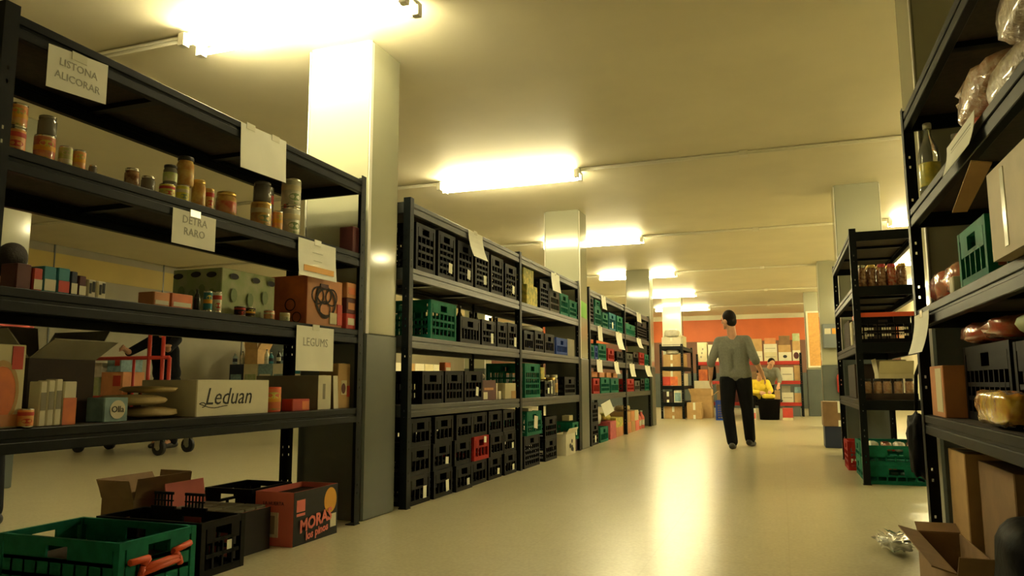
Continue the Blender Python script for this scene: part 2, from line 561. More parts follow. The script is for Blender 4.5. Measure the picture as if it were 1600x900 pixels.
def rack(label, xf, sg, ys, group=None, levels=LEV, h=2.045, steel='rack_steel', name='shelving_rack'):
    """xf: the aisle face; sg: +1 when the rack reaches towards +x, -1 towards -x; ys: uprights along the aisle"""
    t = thing(name, label, 'shelving', (xf, (ys[0] + ys[-1]) / 2, 0), 0, group)
    oy = t.location.y
    xr = sg * DEP
    pm = post_mesh(h)
    for i, y in enumerate(ys):
        for xx, fx in ((0, sg), (xr, -sg)):
            o = link('post', pm, t)
            fy = -1 if i == len(ys) - 1 else 1
            o.location = (xx, y - oy, 0)
            o.scale = (fx, fy, 1)
    for z in levels:
        for a, b in zip(ys, ys[1:]):
            a2, b2 = a - oy + 0.004, b - oy - 0.004
            for fx in (0, 1):
                m = MB()
                xa = 0.004 if fx == 0 else DEP - 0.036
                x0, x1 = sorted((sg * xa, sg * (xa + 0.032)))
                # a stepped beam: upper rail, recessed web, lower lip
                s0, s1 = (x0, x1)
                m.bev(s0, s1, a2, b2, z - 0.034, z - 0.0025, 0.005)
                m.bev(s0 + 0.006, s1 - 0.006, a2, b2, z - 0.046, z - 0.034, 0.002)
                m.bev(s0, s1, a2, b2, z - 0.082, z - 0.046, 0.005)
                m.build('beam', steel, t)
            x0, x1 = sorted((sg * 0.02, sg * (DEP - 0.02)))
            MB().box(x0, x1, a2 + 0.01, b2 - 0.01, z - 0.014, z - 0.001).build('deck', 'chipboard', t)
            for k in range(1, 3):
                yy = a2 + (b2 - a2) * k / 3
                MB().box(x0, x1, yy - 0.02, yy + 0.02, z - 0.036, z - 0.014).build('cross_bar', steel, t)
        for y, d in ((ys[0], 1), (ys[-1], -1)):
            x0, x1 = sorted((sg * 0.03, sg * (DEP - 0.03)))
            y0, y1 = sorted((y - oy + d * 0.004, y - oy + d * 0.022))
            MB().bev(x0, x1, y0, y1, z - 0.08, z - 0.0025, 0.004).build('side_brace', steel, t)
    return t


rack('dark steel rack of tins and packets beside the first pillar', -2.32, -1, [1.60, 3.86])
rack('long dark steel rack full of black crates between first and second pillars', -2.29, -1, [4.38, 6.62, 8.84], steel='rack_steel_pale')
rack('dark steel rack of green and red crates past the second pillar', -2.30, -1, [9.40, 11.75, 14.10], steel='rack_steel_pale')
rack('dark steel rack of bagged bread along the aisle edge, opposite the tins', 0.575, 1, [1.35, 3.74])
rack('dark steel rack with preserve jars on its upper shelf', 0.575, 1, [6.57, 8.70])


# ------------------------------------------------------------------ crates
CR = {}


def crate_mesh(w, d, h, color, closed=False):
    key = (round(w, 2), round(d, 2), round(h, 3), color, closed)
    if key in CR:
        return CR[key]
    m = MB()
    t = 0.010
    hx, hy = d / 2, w / 2
    m.box(-hx + t, hx - t, -hy + t, hy - t, 0.004, 0.014)
    for sx in (-1, 1):
        for sy in (-1, 1):
            m.box(min(sx * hx, sx * (hx - .026)), max(sx * hx, sx * (hx - .026)), min(sy * hy, sy * (hy - .026)), max(sy * hy, sy * (hy - .026)), 0, h)
    def side(L, put):
        # put(a0, a1, z0, z1, depth) places a bar on a wall of length L
        put(-L / 2, L / 2, h - 0.028, h, 0.016)
        put(-L / 2, L / 2, 0.0, 0.03, 0.012)
        hw = min(0.055, L * 0.2)
        top = h - 0.028
        lo = max(0.05, h - 0.075)
        put(-L / 2 + .02, -hw, lo, top, 0.010)
        put(hw, L / 2 - .02, lo, top, 0.010)
        put(-L / 2 + .02, L / 2 - .02, lo - 0.014, lo, 0.012)
        if closed:
            put(-L / 2 + .02, L / 2 - .02, .02, lo, 0.006)
        n = max(1, int((lo - 0.04) / 0.045))
        for i in range(1, n):
            z = 0.03 + (lo - 0.044) * i / n
            put(-L / 2 + .02, L / 2 - .02, z - 0.008, z + 0.008, 0.008)
        k = max(2, int(L / 0.06))
        for i in range(1, k):
            a = -L / 2 + L * i / k
            put(a - 0.005, a + 0.005, 0.02, lo, 0.013)
    for s in (-1, 1):
        def py(a0, a1, z0, z1, dp, s=s):
            x = s * (hx - 0.001)
            m.box(min(x, x - s * dp), max(x, x - s * dp), a0, a1, z0, z1)
        def px(a0, a1, z0, z1, dp, s=s):
            y = s * (hy - 0.001)
            m.box(a0, a1, min(y, y - s * dp), max(y, y - s * dp), z0, z1)
        side(w - 0.03, py)
        side(d - 0.03, px)
    CR[key] = m.mesh('crate', color)
    return CR[key]


TAGM = {}


def price_tag(parent, x, y, z, w=0.05, h=0.06, tilt=0.0):
    k = (round(w, 3), round(h, 3))
    if k not in TAGM:
        TAGM[k] = MB().box(0, 0.0015, -w / 2, w / 2, 0, h).mesh('price_tag', 'paper')
    o = link('price_tag', TAGM[k], parent, (x, y, z))
    o.rotation_euler = (tilt, 0, 0)
    return o


def crate(color, xf, y0, y1, z, h, label, group, d=0.40, sg=-1, tagged=None, rz=0.0, closed=False):
    """xf: face towards the aisle; sg -1 reaches towards -x"""
    o = link('crate', crate_mesh(y1 - y0, d, h, 'crate_' + color, closed), None, (xf + sg * d / 2, (y0 + y1) / 2, z), rz)
    tag(o, label, 'crate', group)
    if tagged:
        dy, dz, w, hh = tagged
        price_tag(o, -sg * d / 2 + (0.001 if sg < 0 else -0.0025), dy, dz, w, hh, random.uniform(-.15, .15))
    return o


# ------------------------------------------------------------------ builders for the goods


def carton(name, cat, label, x0, x1, y0, y1, z, h, m='card_brown', group=None, tape='top', flaps=None, rz=0.0, tapem='tape_clear', tilt=0.0, flapm=None):
    """a closed or open box standing on z; flaps: four opening angles (-x, +x, -y, +y) in degrees from closed, or None"""
    cx, cy = (x0 + x1) / 2, (y0 + y1) / 2
    hx, hy = (x1 - x0) / 2, (y1 - y0) / 2
    mb = MB()
    if flaps is None:
        mb.bev(-hx, hx, -hy, hy, 0, h, 0.004)
    else:
        t = 0.005
        mb.box(-hx, hx, -hy, hy, 0, t)
        mb.box(-hx, -hx + t, -hy, hy, t, h)
        mb.box(hx - t, hx, -hy, hy, t, h)
        mb.box(-hx + t, hx - t, -hy, -hy + t, t, h)
        mb.box(-hx + t, hx - t, hy - t, hy, t, h)
    o = mb.build(name, m, None, (cx, cy, z), rz)
    if tilt:
        o.rotation_euler = (tilt, 0, rz)
    tag(o, label, cat, group)
    if flaps is not None:
        L = min(hx, hy) * 0.95
        for k, a in enumerate(flaps):
            if a is None:
                continue
            a = math.radians(a)
            c, s_ = math.cos(a), math.sin(a)
            if k < 2:
                sx = -1 if k == 0 else 1
                e = (sx * (hx - L * c), h + L * s_)
                q = [(sx * hx, -hy, h), (sx * hx, hy, h), (e[0], hy * .98, e[1]), (e[0], -hy * .98, e[1])]
            else:
                sy = -1 if k == 2 else 1
                e = (sy * (hy - L * c), h + L * s_)
                q = [(-hx, sy * hy, h), (hx, sy * hy, h), (hx * .98, e[0], e[1]), (-hx * .98, e[0], e[1])]
            MB().slab(q, 0.004).build('flap', flapm or m, o)
    elif tape:
        mb = MB()
        if hx < hy:
            mb.box(-0.02, 0.02, -hy + 0.004, hy - 0.004, h, h + 0.0008)
        else:
            mb.box(-hx + 0.004, hx - 0.004, -0.02, 0.02, h, h + 0.0008)
        if tape == 'side':
            MB().box(-0.025, 0.025, -hy - 0.0008, -hy, h * .55, h).build('tape', tapem, o)
            MB().box(-0.025, 0.025, -hy - 0.0008, -hy, 0.0, h * .25).build('tape', tapem, o)
        mb.build('tape', tapem, o)
    return o


def patch(o, face, a0, a1, z0, z1, m, name='printed_patch'):
    """flat print on a box's +x ('x') or -y ('y') face, or -x ('w'); a in fractions of the face's width, z in fractions of its height"""
    bb = [Vector(c) for c in o.bound_box]
    x0, x1 = min(b.x for b in bb), max(b.x for b in bb)
    y0, y1 = min(b.y for b in bb), max(b.y for b in bb)
    h = max(b.z for b in bb)
    e = 0.0012 + 0.0006 * len(o.children)
    mb = MB()
    if face == 'x':
        mb.box(x1, x1 + e, y0 + (y1 - y0) * a0, y0 + (y1 - y0) * a1, h * z0, h * z1)
    elif face == 'w':
        mb.box(x0 - e, x0, y0 + (y1 - y0) * a0, y0 + (y1 - y0) * a1, h * z0, h * z1)
    else:
        mb.box(x0 + (x1 - x0) * a0, x0 + (x1 - x0) * a1, y0 - e, y0, h * z0, h * z1)
    return mb.build(name, m, o)


def disc(o, face, a, z, ra, rz_, m, n=20, name='printed_emblem', ring=False):
    bb = [Vector(c) for c in o.bound_box]
    x1 = max(b.x for b in bb)
    x0 = min(b.x for b in bb)
    y0, y1 = min(b.y for b in bb), max(b.y for b in bb)
    h = max(b.z for b in bb)
    e = 0.0016 + 0.0006 * len(o.children)
    mb = MB()

    def pt(t, k):
        if face == 'x':
            return (x1 + e, y0 + (y1 - y0) * a + ra * k * math.cos(t), h * z + rz_ * k * math.sin(t))
        return (x0 + (x1 - x0) * a + ra * k * math.cos(t), y0 - e, h * z + rz_ * k * math.sin(t))
    T = [2 * math.pi * i / n for i in range(n)]
    if ring:
        mb.add([pt(t, 1) for t in T] + [pt(t, .82) for t in T], [(i, (i + 1) % n, n + (i + 1) % n, n + i) for i in range(n)])
    else:
        mb.add([pt(t, 1) for t in T], [tuple(range(n))])
    return mb.build(name, m, o)


def tin(label, x, y, z, r, h, lm, group='tins on the top shelf of the tin rack', top='tin', name='tin_can'):
    b = 0.003
    o = MB().lathe([(r * .93, 0), (r, b), (r * .985, b * 2.2), (r * .985, h - b * 2.2), (r, h - b), (r * .95, h - 0.0005), (r * .9, h - b * 1.5)], 18).build(name, top, None, (x, y, z))
    tag(o, label, 'tin', group)
    MB().lathe([(r * .99, h * .08), (r * .995, h * .09), (r * .995, h * .91), (r * .99, h * .92)], 18).build('paper_label', lm, o)
    k = int(abs(y * 97 + z * 31)) % 4
    bm = ('card_cream', 'card_white', 'tape_orange', 'card_red')[k]
    a = (.56, .18, .40, .62)[k]
    MB().lathe([(r * .997, h * a), (r * 1.004, h * (a + .01)), (r * 1.004, h * (a + .18)), (r * .997, h * (a + .19))], 18).build('label_band', bm, o)
    # a printed oval facing the aisle and a line of small print
    m = MB()
    n = 12
    for c0, cz, w, hh in ((0, .34 if a > .4 else .66, .7, .13), (0, .12, .8, .03)):
        ring = []
        for i in range(n):
            t = 2 * math.pi * i / n
            q = c0 + w * math.cos(t) - .45
            ring.append((r * 1.008 * math.cos(q), r * 1.008 * math.sin(q), h * (cz + hh * math.sin(t))))
        mid = (r * 1.012 * math.cos(c0 - .45), r * 1.012 * math.sin(c0 - .45), h * cz)
        m.add(ring + [mid], [(i, (i + 1) % n, n) for i in range(n)])
    m.build('printed_emblem', ('card_red', 'card_leaf', 'card_cream', 'card_yellow')[(k + 1) % 4], o)['kind'] = 'stuff'
    return o


def jar(label, x, y, z, r, h, cm, lid='lid_dark', lm=None, group=None, name='glass_jar'):
    o = MB().lathe([(r * .85, 0), (r, h * .06), (r, h * .74), (r * .84, h * .84), (r * .84, h * .86)], 16).build(name, cm, None, (x, y, z))
    tag(o, label, 'jar', group)
    MB().lathe([(r * .90, h * .86), (r * .92, h * .87), (r * .92, h * .985), (r * .86, h)], 16).build('lid', lid, o)
    if lm:
        MB().lathe([(r * 1.0, h * .16), (r * 1.012, h * .17), (r * 1.012, h * .60), (r * 1.0, h * .61)], 16).build('paper_label', lm, o)
    return o


def bottle(label, x, y, z, r, h, m='bottle_dark', lm=None, cap='lid_red', group=None):
    o = MB().lathe([(r * .9, 0), (r, h * .03), (r, h * .58), (r * .86, h * .68), (r * .36, h * .82), (r * .33, h * .93)], 16).build('bottle', m, None, (x, y, z))
    tag(o, label, 'bottle', group)
    MB().lathe([(r * .40, h * .93), (r * .40, h * .99), (r * .36, h)], 12).build('cap', cap, o)
    if lm:
        MB().lathe([(r * 1.0, h * .2), (r * 1.01, h * .21), (r * 1.01, h * .48), (r * 1.0, h * .49)], 16).build('paper_label', lm, o)
    return o


def bag(name, label, cat, x0, x1, y0, y1, z, h, m, group=None, seed=1, amp=.22, freq=2.4, sq=.6, rz=0.0, neck=False):
    hx, hy = (x1 - x0) / 2, (y1 - y0) / 2
    o = MB().lump(0, 0, h / 2, hx, hy, h / 2, amp, freq, seed, sq, 24, 14).build(name, m, None, ((x0 + x1) / 2, (y0 + y1) / 2, z), rz)
    tag(o, label, cat, group)
    if neck:
        mb = MB()
        mb.lump(0, -hy * .95, h * .62, hx * .42, 0.035, h * .22, .4, 4, seed + 3, .9, 12, 8)
        mb.build('gathered_end', m, o)
    return o


def sign(label, xf, y0, y1, ztop, h, words=(), sg=1, curl=0.0, tapes=1, stripe=None, group='paper signs taped to the rack beams', size=0.04, skew=0.0, dz=0.0):
    """a paper sheet hanging on a beam; sg +1 faces +x"""
    w = y1 - y0
    n = 5
    vs = []
    for i in range(n + 1):
        t = i / n
        bx = sg * (0.001 + curl * t * t)
        sk = skew * t
        vs += [(bx, -w / 2 + sk, -h * t), (bx, w / 2 + sk, -h * t + dz)]
    k = len(vs)
    vs += [(v[0] + sg * 0.0012, v[1], v[2]) for v in vs]
    fs = []
    for i in range(n):
        a = 2 * i
        q = (a, a + 1, a + 3, a + 2)
        fs.append(q)
        fs.append(tuple(reversed([j + k for j in q])))
        fs.append((a, a + 2, a + 2 + k, a + k))
        fs.append((a + 1, a + 1 + k, a + 3 + k, a + 3))
    fs.append((0, k, k + 1, 1))
    fs.append((2 * n, 2 * n + 1, 2 * n + 1 + k, 2 * n + k))
    o = MB().add(vs, fs).build('paper_sign', 'paper', None, (xf, (y0 + y1) / 2, ztop))
    tag(o, label, 'sign', group)
    for i in range(tapes):
        yy = 0 if tapes == 1 else (-w * .3 if i == 0 else w * .25)
        MB().box(min(0, sg * .004), max(0, sg * .004), yy - .03, yy + .03, -0.018, 0.012).build('tape', 'tape_clear', o)
    for j, (wd, fz) in enumerate(words):
        lettering(wd, size, 'ink', o, (sg * (0.0026 + curl * fz * fz), skew * fz, -h * fz), (0, sg, 0), (0, 0, 1))
    if stripe:
        a, b = stripe
        x = sg * (0.0022 + curl * b * b)
        MB().box(min(x, x + sg * .002), max(x, x + sg * .002), -w * .38, w * .42, -h * b, -h * a).build('stripe', 'tape_orange', o)
    return o


# ------------------------------------------------------------------ rack of tins (aisle face x = -2.32)
G = 'tins on the top shelf of the tin rack'
Z = 1.57
for k in range(2):
    tin('tall orange and green fruit tin by the rack end, %s of two stacked' % ('lower', 'upper')[k], -2.394, 1.72, Z + k * .085, 0.033, 0.085, 'label_orange', G)
tin('orange tin next to the tall fruit tins, under a clear tub', -2.398, 1.832, Z, 0.034, 0.095, 'label_red', G)
jar('clear grey plastic tub standing on the orange tin', -2.398, 1.836, Z + .095, 0.030, 0.072, 'glass_grey', 'glass_grey', None, G)
tin('small tin with green fruit label, third from the rack end', -2.383, 1.903, Z, 0.023, 0.076, 'label_green', G)
tin('small tin with orange and cream label beside the green one', -2.383, 1.957, Z, 0.023, 0.078, 'label_orange', G)
jar('tiny dark glass jar beyond the small green and orange tins', -2.373, 2.009, Z, 0.014, 0.036, 'glass_grey', 'tin', None, G)
jar('stout jar of preserve with a dull metal lid, alone before the yellow tins', -2.388, 2.201, Z, 0.028, 0.077, 'preserve_brown', 'tin', None, G)
jar('small grey jar with a flat pale lid, beside the stout preserve jar', -2.387, 2.28, Z, 0.027, 0.066, 'glass_grey', 'tin', None, G)
tin('low bright yellow tin at the foot of the jar cluster', -2.388, 2.382, Z, 0.031, 0.060, 'label_yellow', G)
jar('dark lidded jar stacked on the low yellow tin', -2.388, 2.395, Z + .060, 0.028, 0.085, 'glass_grey', 'lid_dark', 'label_green', G)
tin('small yellow tin beneath the tall golden jar', -2.390, 2.470, Z, 0.027, 0.078, 'label_yellow', G)
jar('golden preserve jar with dark lid on top of the cluster', -2.396, 2.486, Z + .078, 0.036, 0.130, 'label_gold', 'lid_dark', None, G)
jar('tall gold jar with a metal lid beside the yellow cluster', -2.389, 2.562, Z, 0.030, 0.124, 'label_gold', 'tin_gold', None, G)
tin('narrow gold tin tucked behind the tall gold jar', -2.386, 2.624, Z, 0.022, 0.100, 'label_gold', G, 'tin_gold')
jar('wide gold jar with red label above the paper sign', -2.407, 2.759, Z, 0.047, 0.117, 'label_gold', 'tin_gold', 'label_red', G)
tin('wide gold tin with red label under a dark clear tub', -2.410, 3.012, Z, 0.050, 0.126, 'label_gold', G, 'tin_gold')
jar('dark smoky clear tub on top of the wide gold tin', -2.405, 3.010, Z + .126, 0.044, 0.105, 'glass_grey', 'glass_grey', None, G)
tin('slim orange tin between gold tin and white tins', -2.386, 3.112, Z, 0.026, 0.104, 'label_orange', G)
tin('second smoky tub row: pale grey tub standing behind the slim orange tin', -2.470, 3.120, Z, 0.040, 0.24, 'glass_grey', G, 'glass_grey', 'plastic_tub')
for k in range(2):
    tin('tall white striped tin near the blank paper sign, %s of two stacked' % ('lower', 'upper')[k], -2.412, 3.252, Z + k * .155, 0.051, 0.155, 'label_white', G)
b = carton('packet', 'packet', 'dark maroon packet alone at the pillar end of the top shelf', -2.44, -2.345, 3.765, 3.835, Z, 0.155, 'card_maroon', None, None)

Z = 1.115
G = 'packets on the second shelf of the tin rack'
for y0, y1, h, mt, lb in ((1.735, 1.790, .084, 'card_maroon', 'maroon packet at the very end of the second shelf'), (1.796, 1.831, .076, 'card_red', 'narrow red and white packet next to the maroon one'),
                          (1.833, 1.882, .088, 'card_teal', 'teal packet with white lower half, beside its twin'), (1.886, 1.935, .090, 'card_teal', 'teal packet with a red foot, second of the teal pair'),
                          (1.938, 1.966, .084, 'card_navy', 'dark navy packet next to the teal pair'), (1.970, 2.002, .073, 'card_maroon', 'small dark red and white packet before the white cartons')):
    b = carton('packet', 'packet', lb, -2.43, -2.355, y0, y1, Z, h, mt, G, None)
    if 'teal' in lb or 'red and white' in lb:
        patch(b, 'x', .1, .95, .05, .5, 'card_red' if 'foot' in lb else 'card_white')
for i, (y0, y1, h) in enumerate(((2.008, 2.043, .064), (2.049, 2.087, .063))):
    b = carton('drink_carton', 'carton', 'little white drink carton with black print, %s of the pair on the second shelf' % ('first', 'second')[i], -2.41, -2.355, y0, y1, Z, h, 'card_white', G, None)
    patch(b, 'x', .2, .45, .2, .8, 'ink_dark')
    patch(b, 'x', .55, .85, .3, .9, 'ink_dark')
for y0, y1, h, mt, lb in ((2.313, 2.399, .055, 'card_peach', 'low peach packet before the dark bottle'), (2.406, 2.527, .060, 'card_orange', 'wide low orange packet with white band beside the dark bottle')):
    b = carton('packet', 'packet', lb, -2.44, -2.355, y0, y1, Z, h, mt, G, None)
    patch(b, 'x', .1, .9, .1, .4, 'card_white')
bottle('small dark bottle beside the orange packets, second shelf of the tin rack', -2.372, 2.567, Z, 0.014, 0.095, 'bottle_dark', None, 'lid_dark', G)
tin('slim dark tin in front of the pale green box', -2.376, 2.637, Z, 0.019, 0.094, 'card_teal', G)
tin('slim white and yellow tin in front of the pale green box', -2.378, 2.695, Z, 0.021, 0.098, 'label_white', G)
gb = carton('cardboard_box', 'box', 'pale green leafy printed box on the second shelf of the tin rack', -2.72, -2.43, 2.78, 3.17, Z, 0.225, 'card_green', None, 'top')
for a, z, w in ((.12, .86, .03), (.48, .88, .03), (.80, .86, .03)):
    disc(gb, 'y', a, z, w, .014, 'ink_dark')
for a, z in ((.2, .5), (.42, .42), (.62, .52), (.82, .42)):
    disc(gb, 'y', a, z, .022, .034, 'card_leaf', 10)
for a, z in ((.2, .85), (.6, .85), (.9, .84)):
    disc(gb, 'x', a, z, .03, .014, 'ink_dark')
for a, z in ((.2, .45), (.5, .4), (.78, .5)):
    disc(gb, 'x', a, z, .022, .034, 'card_leaf', 10)
for y, lm, lb in ((2.86, 'card_dark', 'very low dark tin in front of the pale green box'), (2.93, 'card_dark', 'second low dark tin in front of the pale green box'), (3.075, 'label_red', 'low tin with red label between green and orange boxes'), (3.20, 'label_white', 'low tin with white label before the orange box')):
    tin(lb, -2.386, y, Z, 0.026, 0.048, lm, G)
ob = carton('cardboard_box', 'box', 'orange brown box with line drawing behind the orange striped sign', -2.72, -2.36, 3.35, 3.69, Z, 0.262, 'card_peach', None, 'top')
patch(ob, 'y', 0, 1, 0, 1, 'card_orange')
for a, z, r1, r2 in ((.28, .62, .06, .05), (.45, .66, .075, .055), (.66, .62, .06, .05), (.48, .34, .055, .05), (.50, .50, .10, .085)):
    disc(ob, 'x', a, z, r1, r2, 'card_dark', 20, 'line_drawing', True)
patch(ob, 'x', .34, .56, .80, .88, 'card_maroon')
patch(ob, 'x', .84, .98, .05, .5, 'card_red')
patch(ob, 'x', .62, .82, .06, .3, 'card_cream')
for a, z, r in ((.10, .75, .05), (.72, .40, .035), (.84, .14, .03), (.25, .7, .06)):
    disc(ob, 'y', a, z, r, r, 'card_dark', 14, 'line_drawing', True)
for k in range(3):
    b = carton('packet', 'packet', 'small red and brown packet stacked at the pillar end, second shelf, %s of three' % ('lowest', 'middle', 'topmost')[k], -2.43, -2.345, 3.715, 3.815, Z + k * .09, .089, ('card_red', 'card_maroon', 'card_peach')[k], G, None)
    patch(b, 'x', .15, .85, .25, .7, ('card_white', 'card_peach', 'card_orange')[k])

Z = 0.66
G = 'goods on the third shelf of the tin rack'
pk = carton('cardboard_box', 'box', 'tall cream packet printed with an orange round picture, at the rack end', -2.56, -2.36, 1.655, 1.798, Z, 0.27, 'card_cream', None, None)
disc(pk, 'x', .45, .42, .055, .085, 'card_orange')
disc(pk, 'x', .45, .42, .060, .105, 'card_tan', 20, 'printed_ring', True)
patch(pk, 'x', .66, .92, .70, .98, 'card_red')
patch(pk, 'x', .0, .98, .02, .16, 'card_peach')
tin('squat peach pot standing in front of the tall cream packet', -2.345, 1.80, Z, 0.024, 0.062, 'label_orange', G, 'tin', 'pot')
br = carton('cardboard_box', 'box', 'open dark brown carton with raised back flap on the third shelf', -2.78, -2.48, 1.90, 2.17, Z, 0.235, 'card_dark', None, None, (98, 150, 130, 120), flapm='card_grey')
for k, (y0, y1) in enumerate(((1.853, 1.880), (1.882, 1.909), (1.911, 1.938))):
    b = carton('drink_carton', 'carton', 'slim white drink carton in front of the open brown carton, %s of three' % ORD[k], -2.41, -2.355, y0, y1, Z, 0.150 + .004 * k, 'card_white', G, None)
    patch(b, 'x', .15, .85, .35, .75, 'card_grey')
b = carton('drink_carton', 'carton', 'white topped orange drink carton next to the three slim white ones', -2.42, -2.355, 1.942, 1.994, Z, 0.150, 'card_white', G, None)
patch(b, 'x', 0, 1, 0, .62, 'card_orange')
b = carton('packet', 'packet', 'blue and white food packet beside the wrapped loaves', -2.46, -2.37, 2.125, 2.235, Z, 0.09, 'card_ltblue', None, None)
disc(b, 'x', .55, .5, .035, .035, 'card_white')
lettering('Olla', 0.034, 'ink_dark', b, (0.048, 0.005, 0.045), (0, 1, 0), (0, 0, 1))
for k, (y0, y1, z, h) in enumerate(((2.30, 2.56, 0, .05), (2.24, 2.50, .052, .048), (2.36, 2.54, .102, .032))):
    bag('paper_wrapped_loaf', 'flat tan wrapped loaf in the pile by the white box, %s of three' % ('lowest', 'middle', 'topmost')[k], 'bread', -2.62, -2.37, y0, y1, Z + z, h, 'bag_tan', 'wrapped loaves beside the white box', 5 + k, .2, 2.0, .7)
lb = carton('cardboard_box', 'box', 'long white box lettered Leduan on the third shelf of the tin rack', -2.66, -2.352, 2.572, 3.053, Z, 0.158, 'card_white', None, None)
lettering('Leduan', 0.105, 'ink_dark', lb, (0.155, -0.04, 0.082), (0, 1, 0), (0, 0, 1), 'lettering', 0.25)
m = MB()
pts = [(0.1552, -0.205 + .02 * math.sin(t), 0.050 - 0.010 * math.cos(t)) for t in [i * .6 for i in range(8)]] + [(0.1552, -0.17 + i * .02, 0.040 - .004 * math.sin(i * .8)) for i in range(7)]
m.path(pts, 0.0018, 5)
m.build('lettering_swash', 'ink_dark', lb)
t = tin('round orange tub between the white box and the grey box', -2.43, 3.15, Z, 0.062, 0.125, 'card_orange', G, 'handle_orange', 'plastic_tub')
tin('dark red tin half hidden behind the orange tub', -2.565, 3.115, Z, 0.045, 0.11, 'card_maroon', G)
b = carton('packet', 'packet', 'low red and orange packet beside the round orange tub', -2.43, -2.36, 3.255, 3.405, Z, 0.062, 'card_red', G, None)
patch(b, 'x', .55, .95, .1, .8, 'card_orange')
wb_ = carton('cardboard_box', 'box', 'pale grey box with long dull side beside the orange tub', -2.78, -2.37, 3.49, 3.612, Z, 0.185, 'card_grey', None, 'top')
patch(wb_, 'x', 0, 1, 0, 1, 'card_white')
patch(wb_, 'x', .35, .55, .3, .75, 'card_grey')
MB().slab([(0.209, .085, 0), (0.209, .13, 0), (0.20, .13, .184), (0.20, .085, .184)], 0.004).build('flap', 'card_white', wb_)
tb = carton('cardboard_box', 'box', 'tan printed pack at the pillar end of the third shelf', -2.50, -2.37, 3.685, 3.812, Z, 0.255, 'card_tan', None, 'top')
patch(tb, 'x', .25, .7, .3, .62, 'card_cream')
disc(tb, 'x', .42, .44, .022, .03, 'card_maroon')
patch(tb, 'x', .72, .95, .25, .5, 'card_red')

# paper signs of this rack
sign('paper sign with two handwritten lines on the top beam of the tin rack', -2.317, 1.755, 1.995, 1.962, .152, (('LISTONA', .30), ('ALICORAR', .62)), 1, .001, 1, None, size=.038, dz=.02)
sign('blank white paper sign on the top beam above the white tins', -2.317, 2.728, 3.066, 2.012, .215, (), 1, .004, 2, None, dz=.01, skew=.004)
sign('paper sign reading DETRA RARO under the gold jars', -2.317, 2.347, 2.595, 1.520, .146, (('DETRA', .26), ('RARO', .60)), 1, .001, 1, None, size=.046)
sign('paper sign with an orange stripe near the foot, above the orange box', -2.317, 3.195, 3.54, 1.553, .195, (('----------', .3), ('--------', .52)), 1, .012, 1, (.70, .86), size=.03)
sign('square paper sign reading LEGUMS hanging below the orange box', -2.317, 3.206, 3.543, 1.098, .232, (('LEGUMS', .36),), 1, .001, 1, None, size=.062)

# crates and boxes on the floor under the tins
gc = crate('green', -2.285, 2.155, 2.535, 0, 0.225, 'big green crate with an orange clip handle on the floor', None, 0.62, closed=True)
m = MB()
for a, b_ in (((-0.15, .15), (-0.06, .15)), ((.06, .15), (.15, .165)), ((-0.06, .15), (-0.085, .125)), ((.06, .15), (.085, .13)), ((-0.10, .075), (-0.085, .125)), ((.10, .095), (.085, .13)), ((-0.10, .10), (.10, .115)), ((-0.085, .118), (.085, .128))):
    m.tube((0.320, a[0], a[1]), (0.320, b_[0], b_[1]), 0.0125, 6)
m.build('handle', 'handle_orange', gc)
MB().box(-0.28, 0.28, -0.16, 0.16, 0.06, 0.12).build('contents', 'card_dark', gc)
bc = crate('black', -2.285, 2.565, 2.835, 0, 0.225, 'black lattice crate with upright handles between green crate and pink box', None, 0.58)
for sx in (-.16, .02):
    m = MB()
    for k in range(6):
        x = sx - .05 + .019 * k
        m.box(x - .003, x + .003, .113, .119, .236, .295)
    m.box(sx - .055, sx + .055, .111, .121, .29, .302)
    m.box(sx - .055, sx + .055, .112, .120, .26, .266)
    m.box(sx - .07, sx + .07, .110, .122, .222, .238)
    m.build('handle', 'crate_black', bc)
price_tag(bc, .2865, .04, .08, .03, .05)
pc = carton('produce_box', 'box', 'open dull pink fruit box full of grey packs, behind the black crate', -2.80, -2.40, 2.90, 3.16, 0, .20, 'card_pink', None, None, (100, None, None, None))
patch(pc, 'x', 0, 1, 0, 1, 'card_black')
for i in range(3):
    for j in range(3):
        b = carton('foil_pack', 'packet', 'grey foil pack in the pink fruit box, row %s place %s' % (ORD[i], ORD[j]), -2.78 + i * .125, -2.665 + i * .125, 2.915 + j * .078, 2.988 + j * .078, .135, .075, 'card_grey', 'foil packs in the pink box', None)
for i in range(3):
    carton('foil_pack', 'packet', 'grey foil pack hidden low in the pink fruit box, place %s' % ORD[i], -2.78 + i * .125, -2.665 + i * .125, 2.915, 3.148, .006, .127, 'card_grey', 'foil packs in the pink box', None)
mb_ = carton('produce_box', 'box', 'pink and black berry box lettered MORAS in front of the pillar', -2.53, -2.30, 3.21, 3.60, 0, .262, 'card_pink', None, None, (None, None, None, None))
patch(mb_, 'x', 0.0, 1, 0, 1, 'card_black')
disc(mb_, 'x', .82, .70, .058, .066, 'tape_orange', 24)
patch(mb_, 'x', .06, .24, .62, .84, 'card_pink')
patch(mb_, 'x', .06, .24, .54, .59, 'card_pink')
patch(mb_, 'x', .82, .96, .16, .42, 'card_white')
lettering('MORAS', .085, 'card_pink', mb_, (.1235, -.01, .100), (0, 1, .10), (0, 0, 1), 'lettering', 0, .003)
lettering('los pinos', .055, 'card_pink', mb_, (.1235, 0.0, .045), (0, 1, .10), (0, 0, 1), 'lettering', 0, .002)
patch(mb_, 'y', .30, .62, .16, .62, 'card_white')
patch(mb_, 'y', .38, .54, .22, .56, 'card_grey')
lettering('LA HUERTA', .024, 'ink_dark', mb_, (-.005, -.1965, .205), (1, 0, 0), (0, 0, 1))
MB().box(-.105, .105, -.185, .185, .215, .235).build('contents', 'card_dark', mb_)
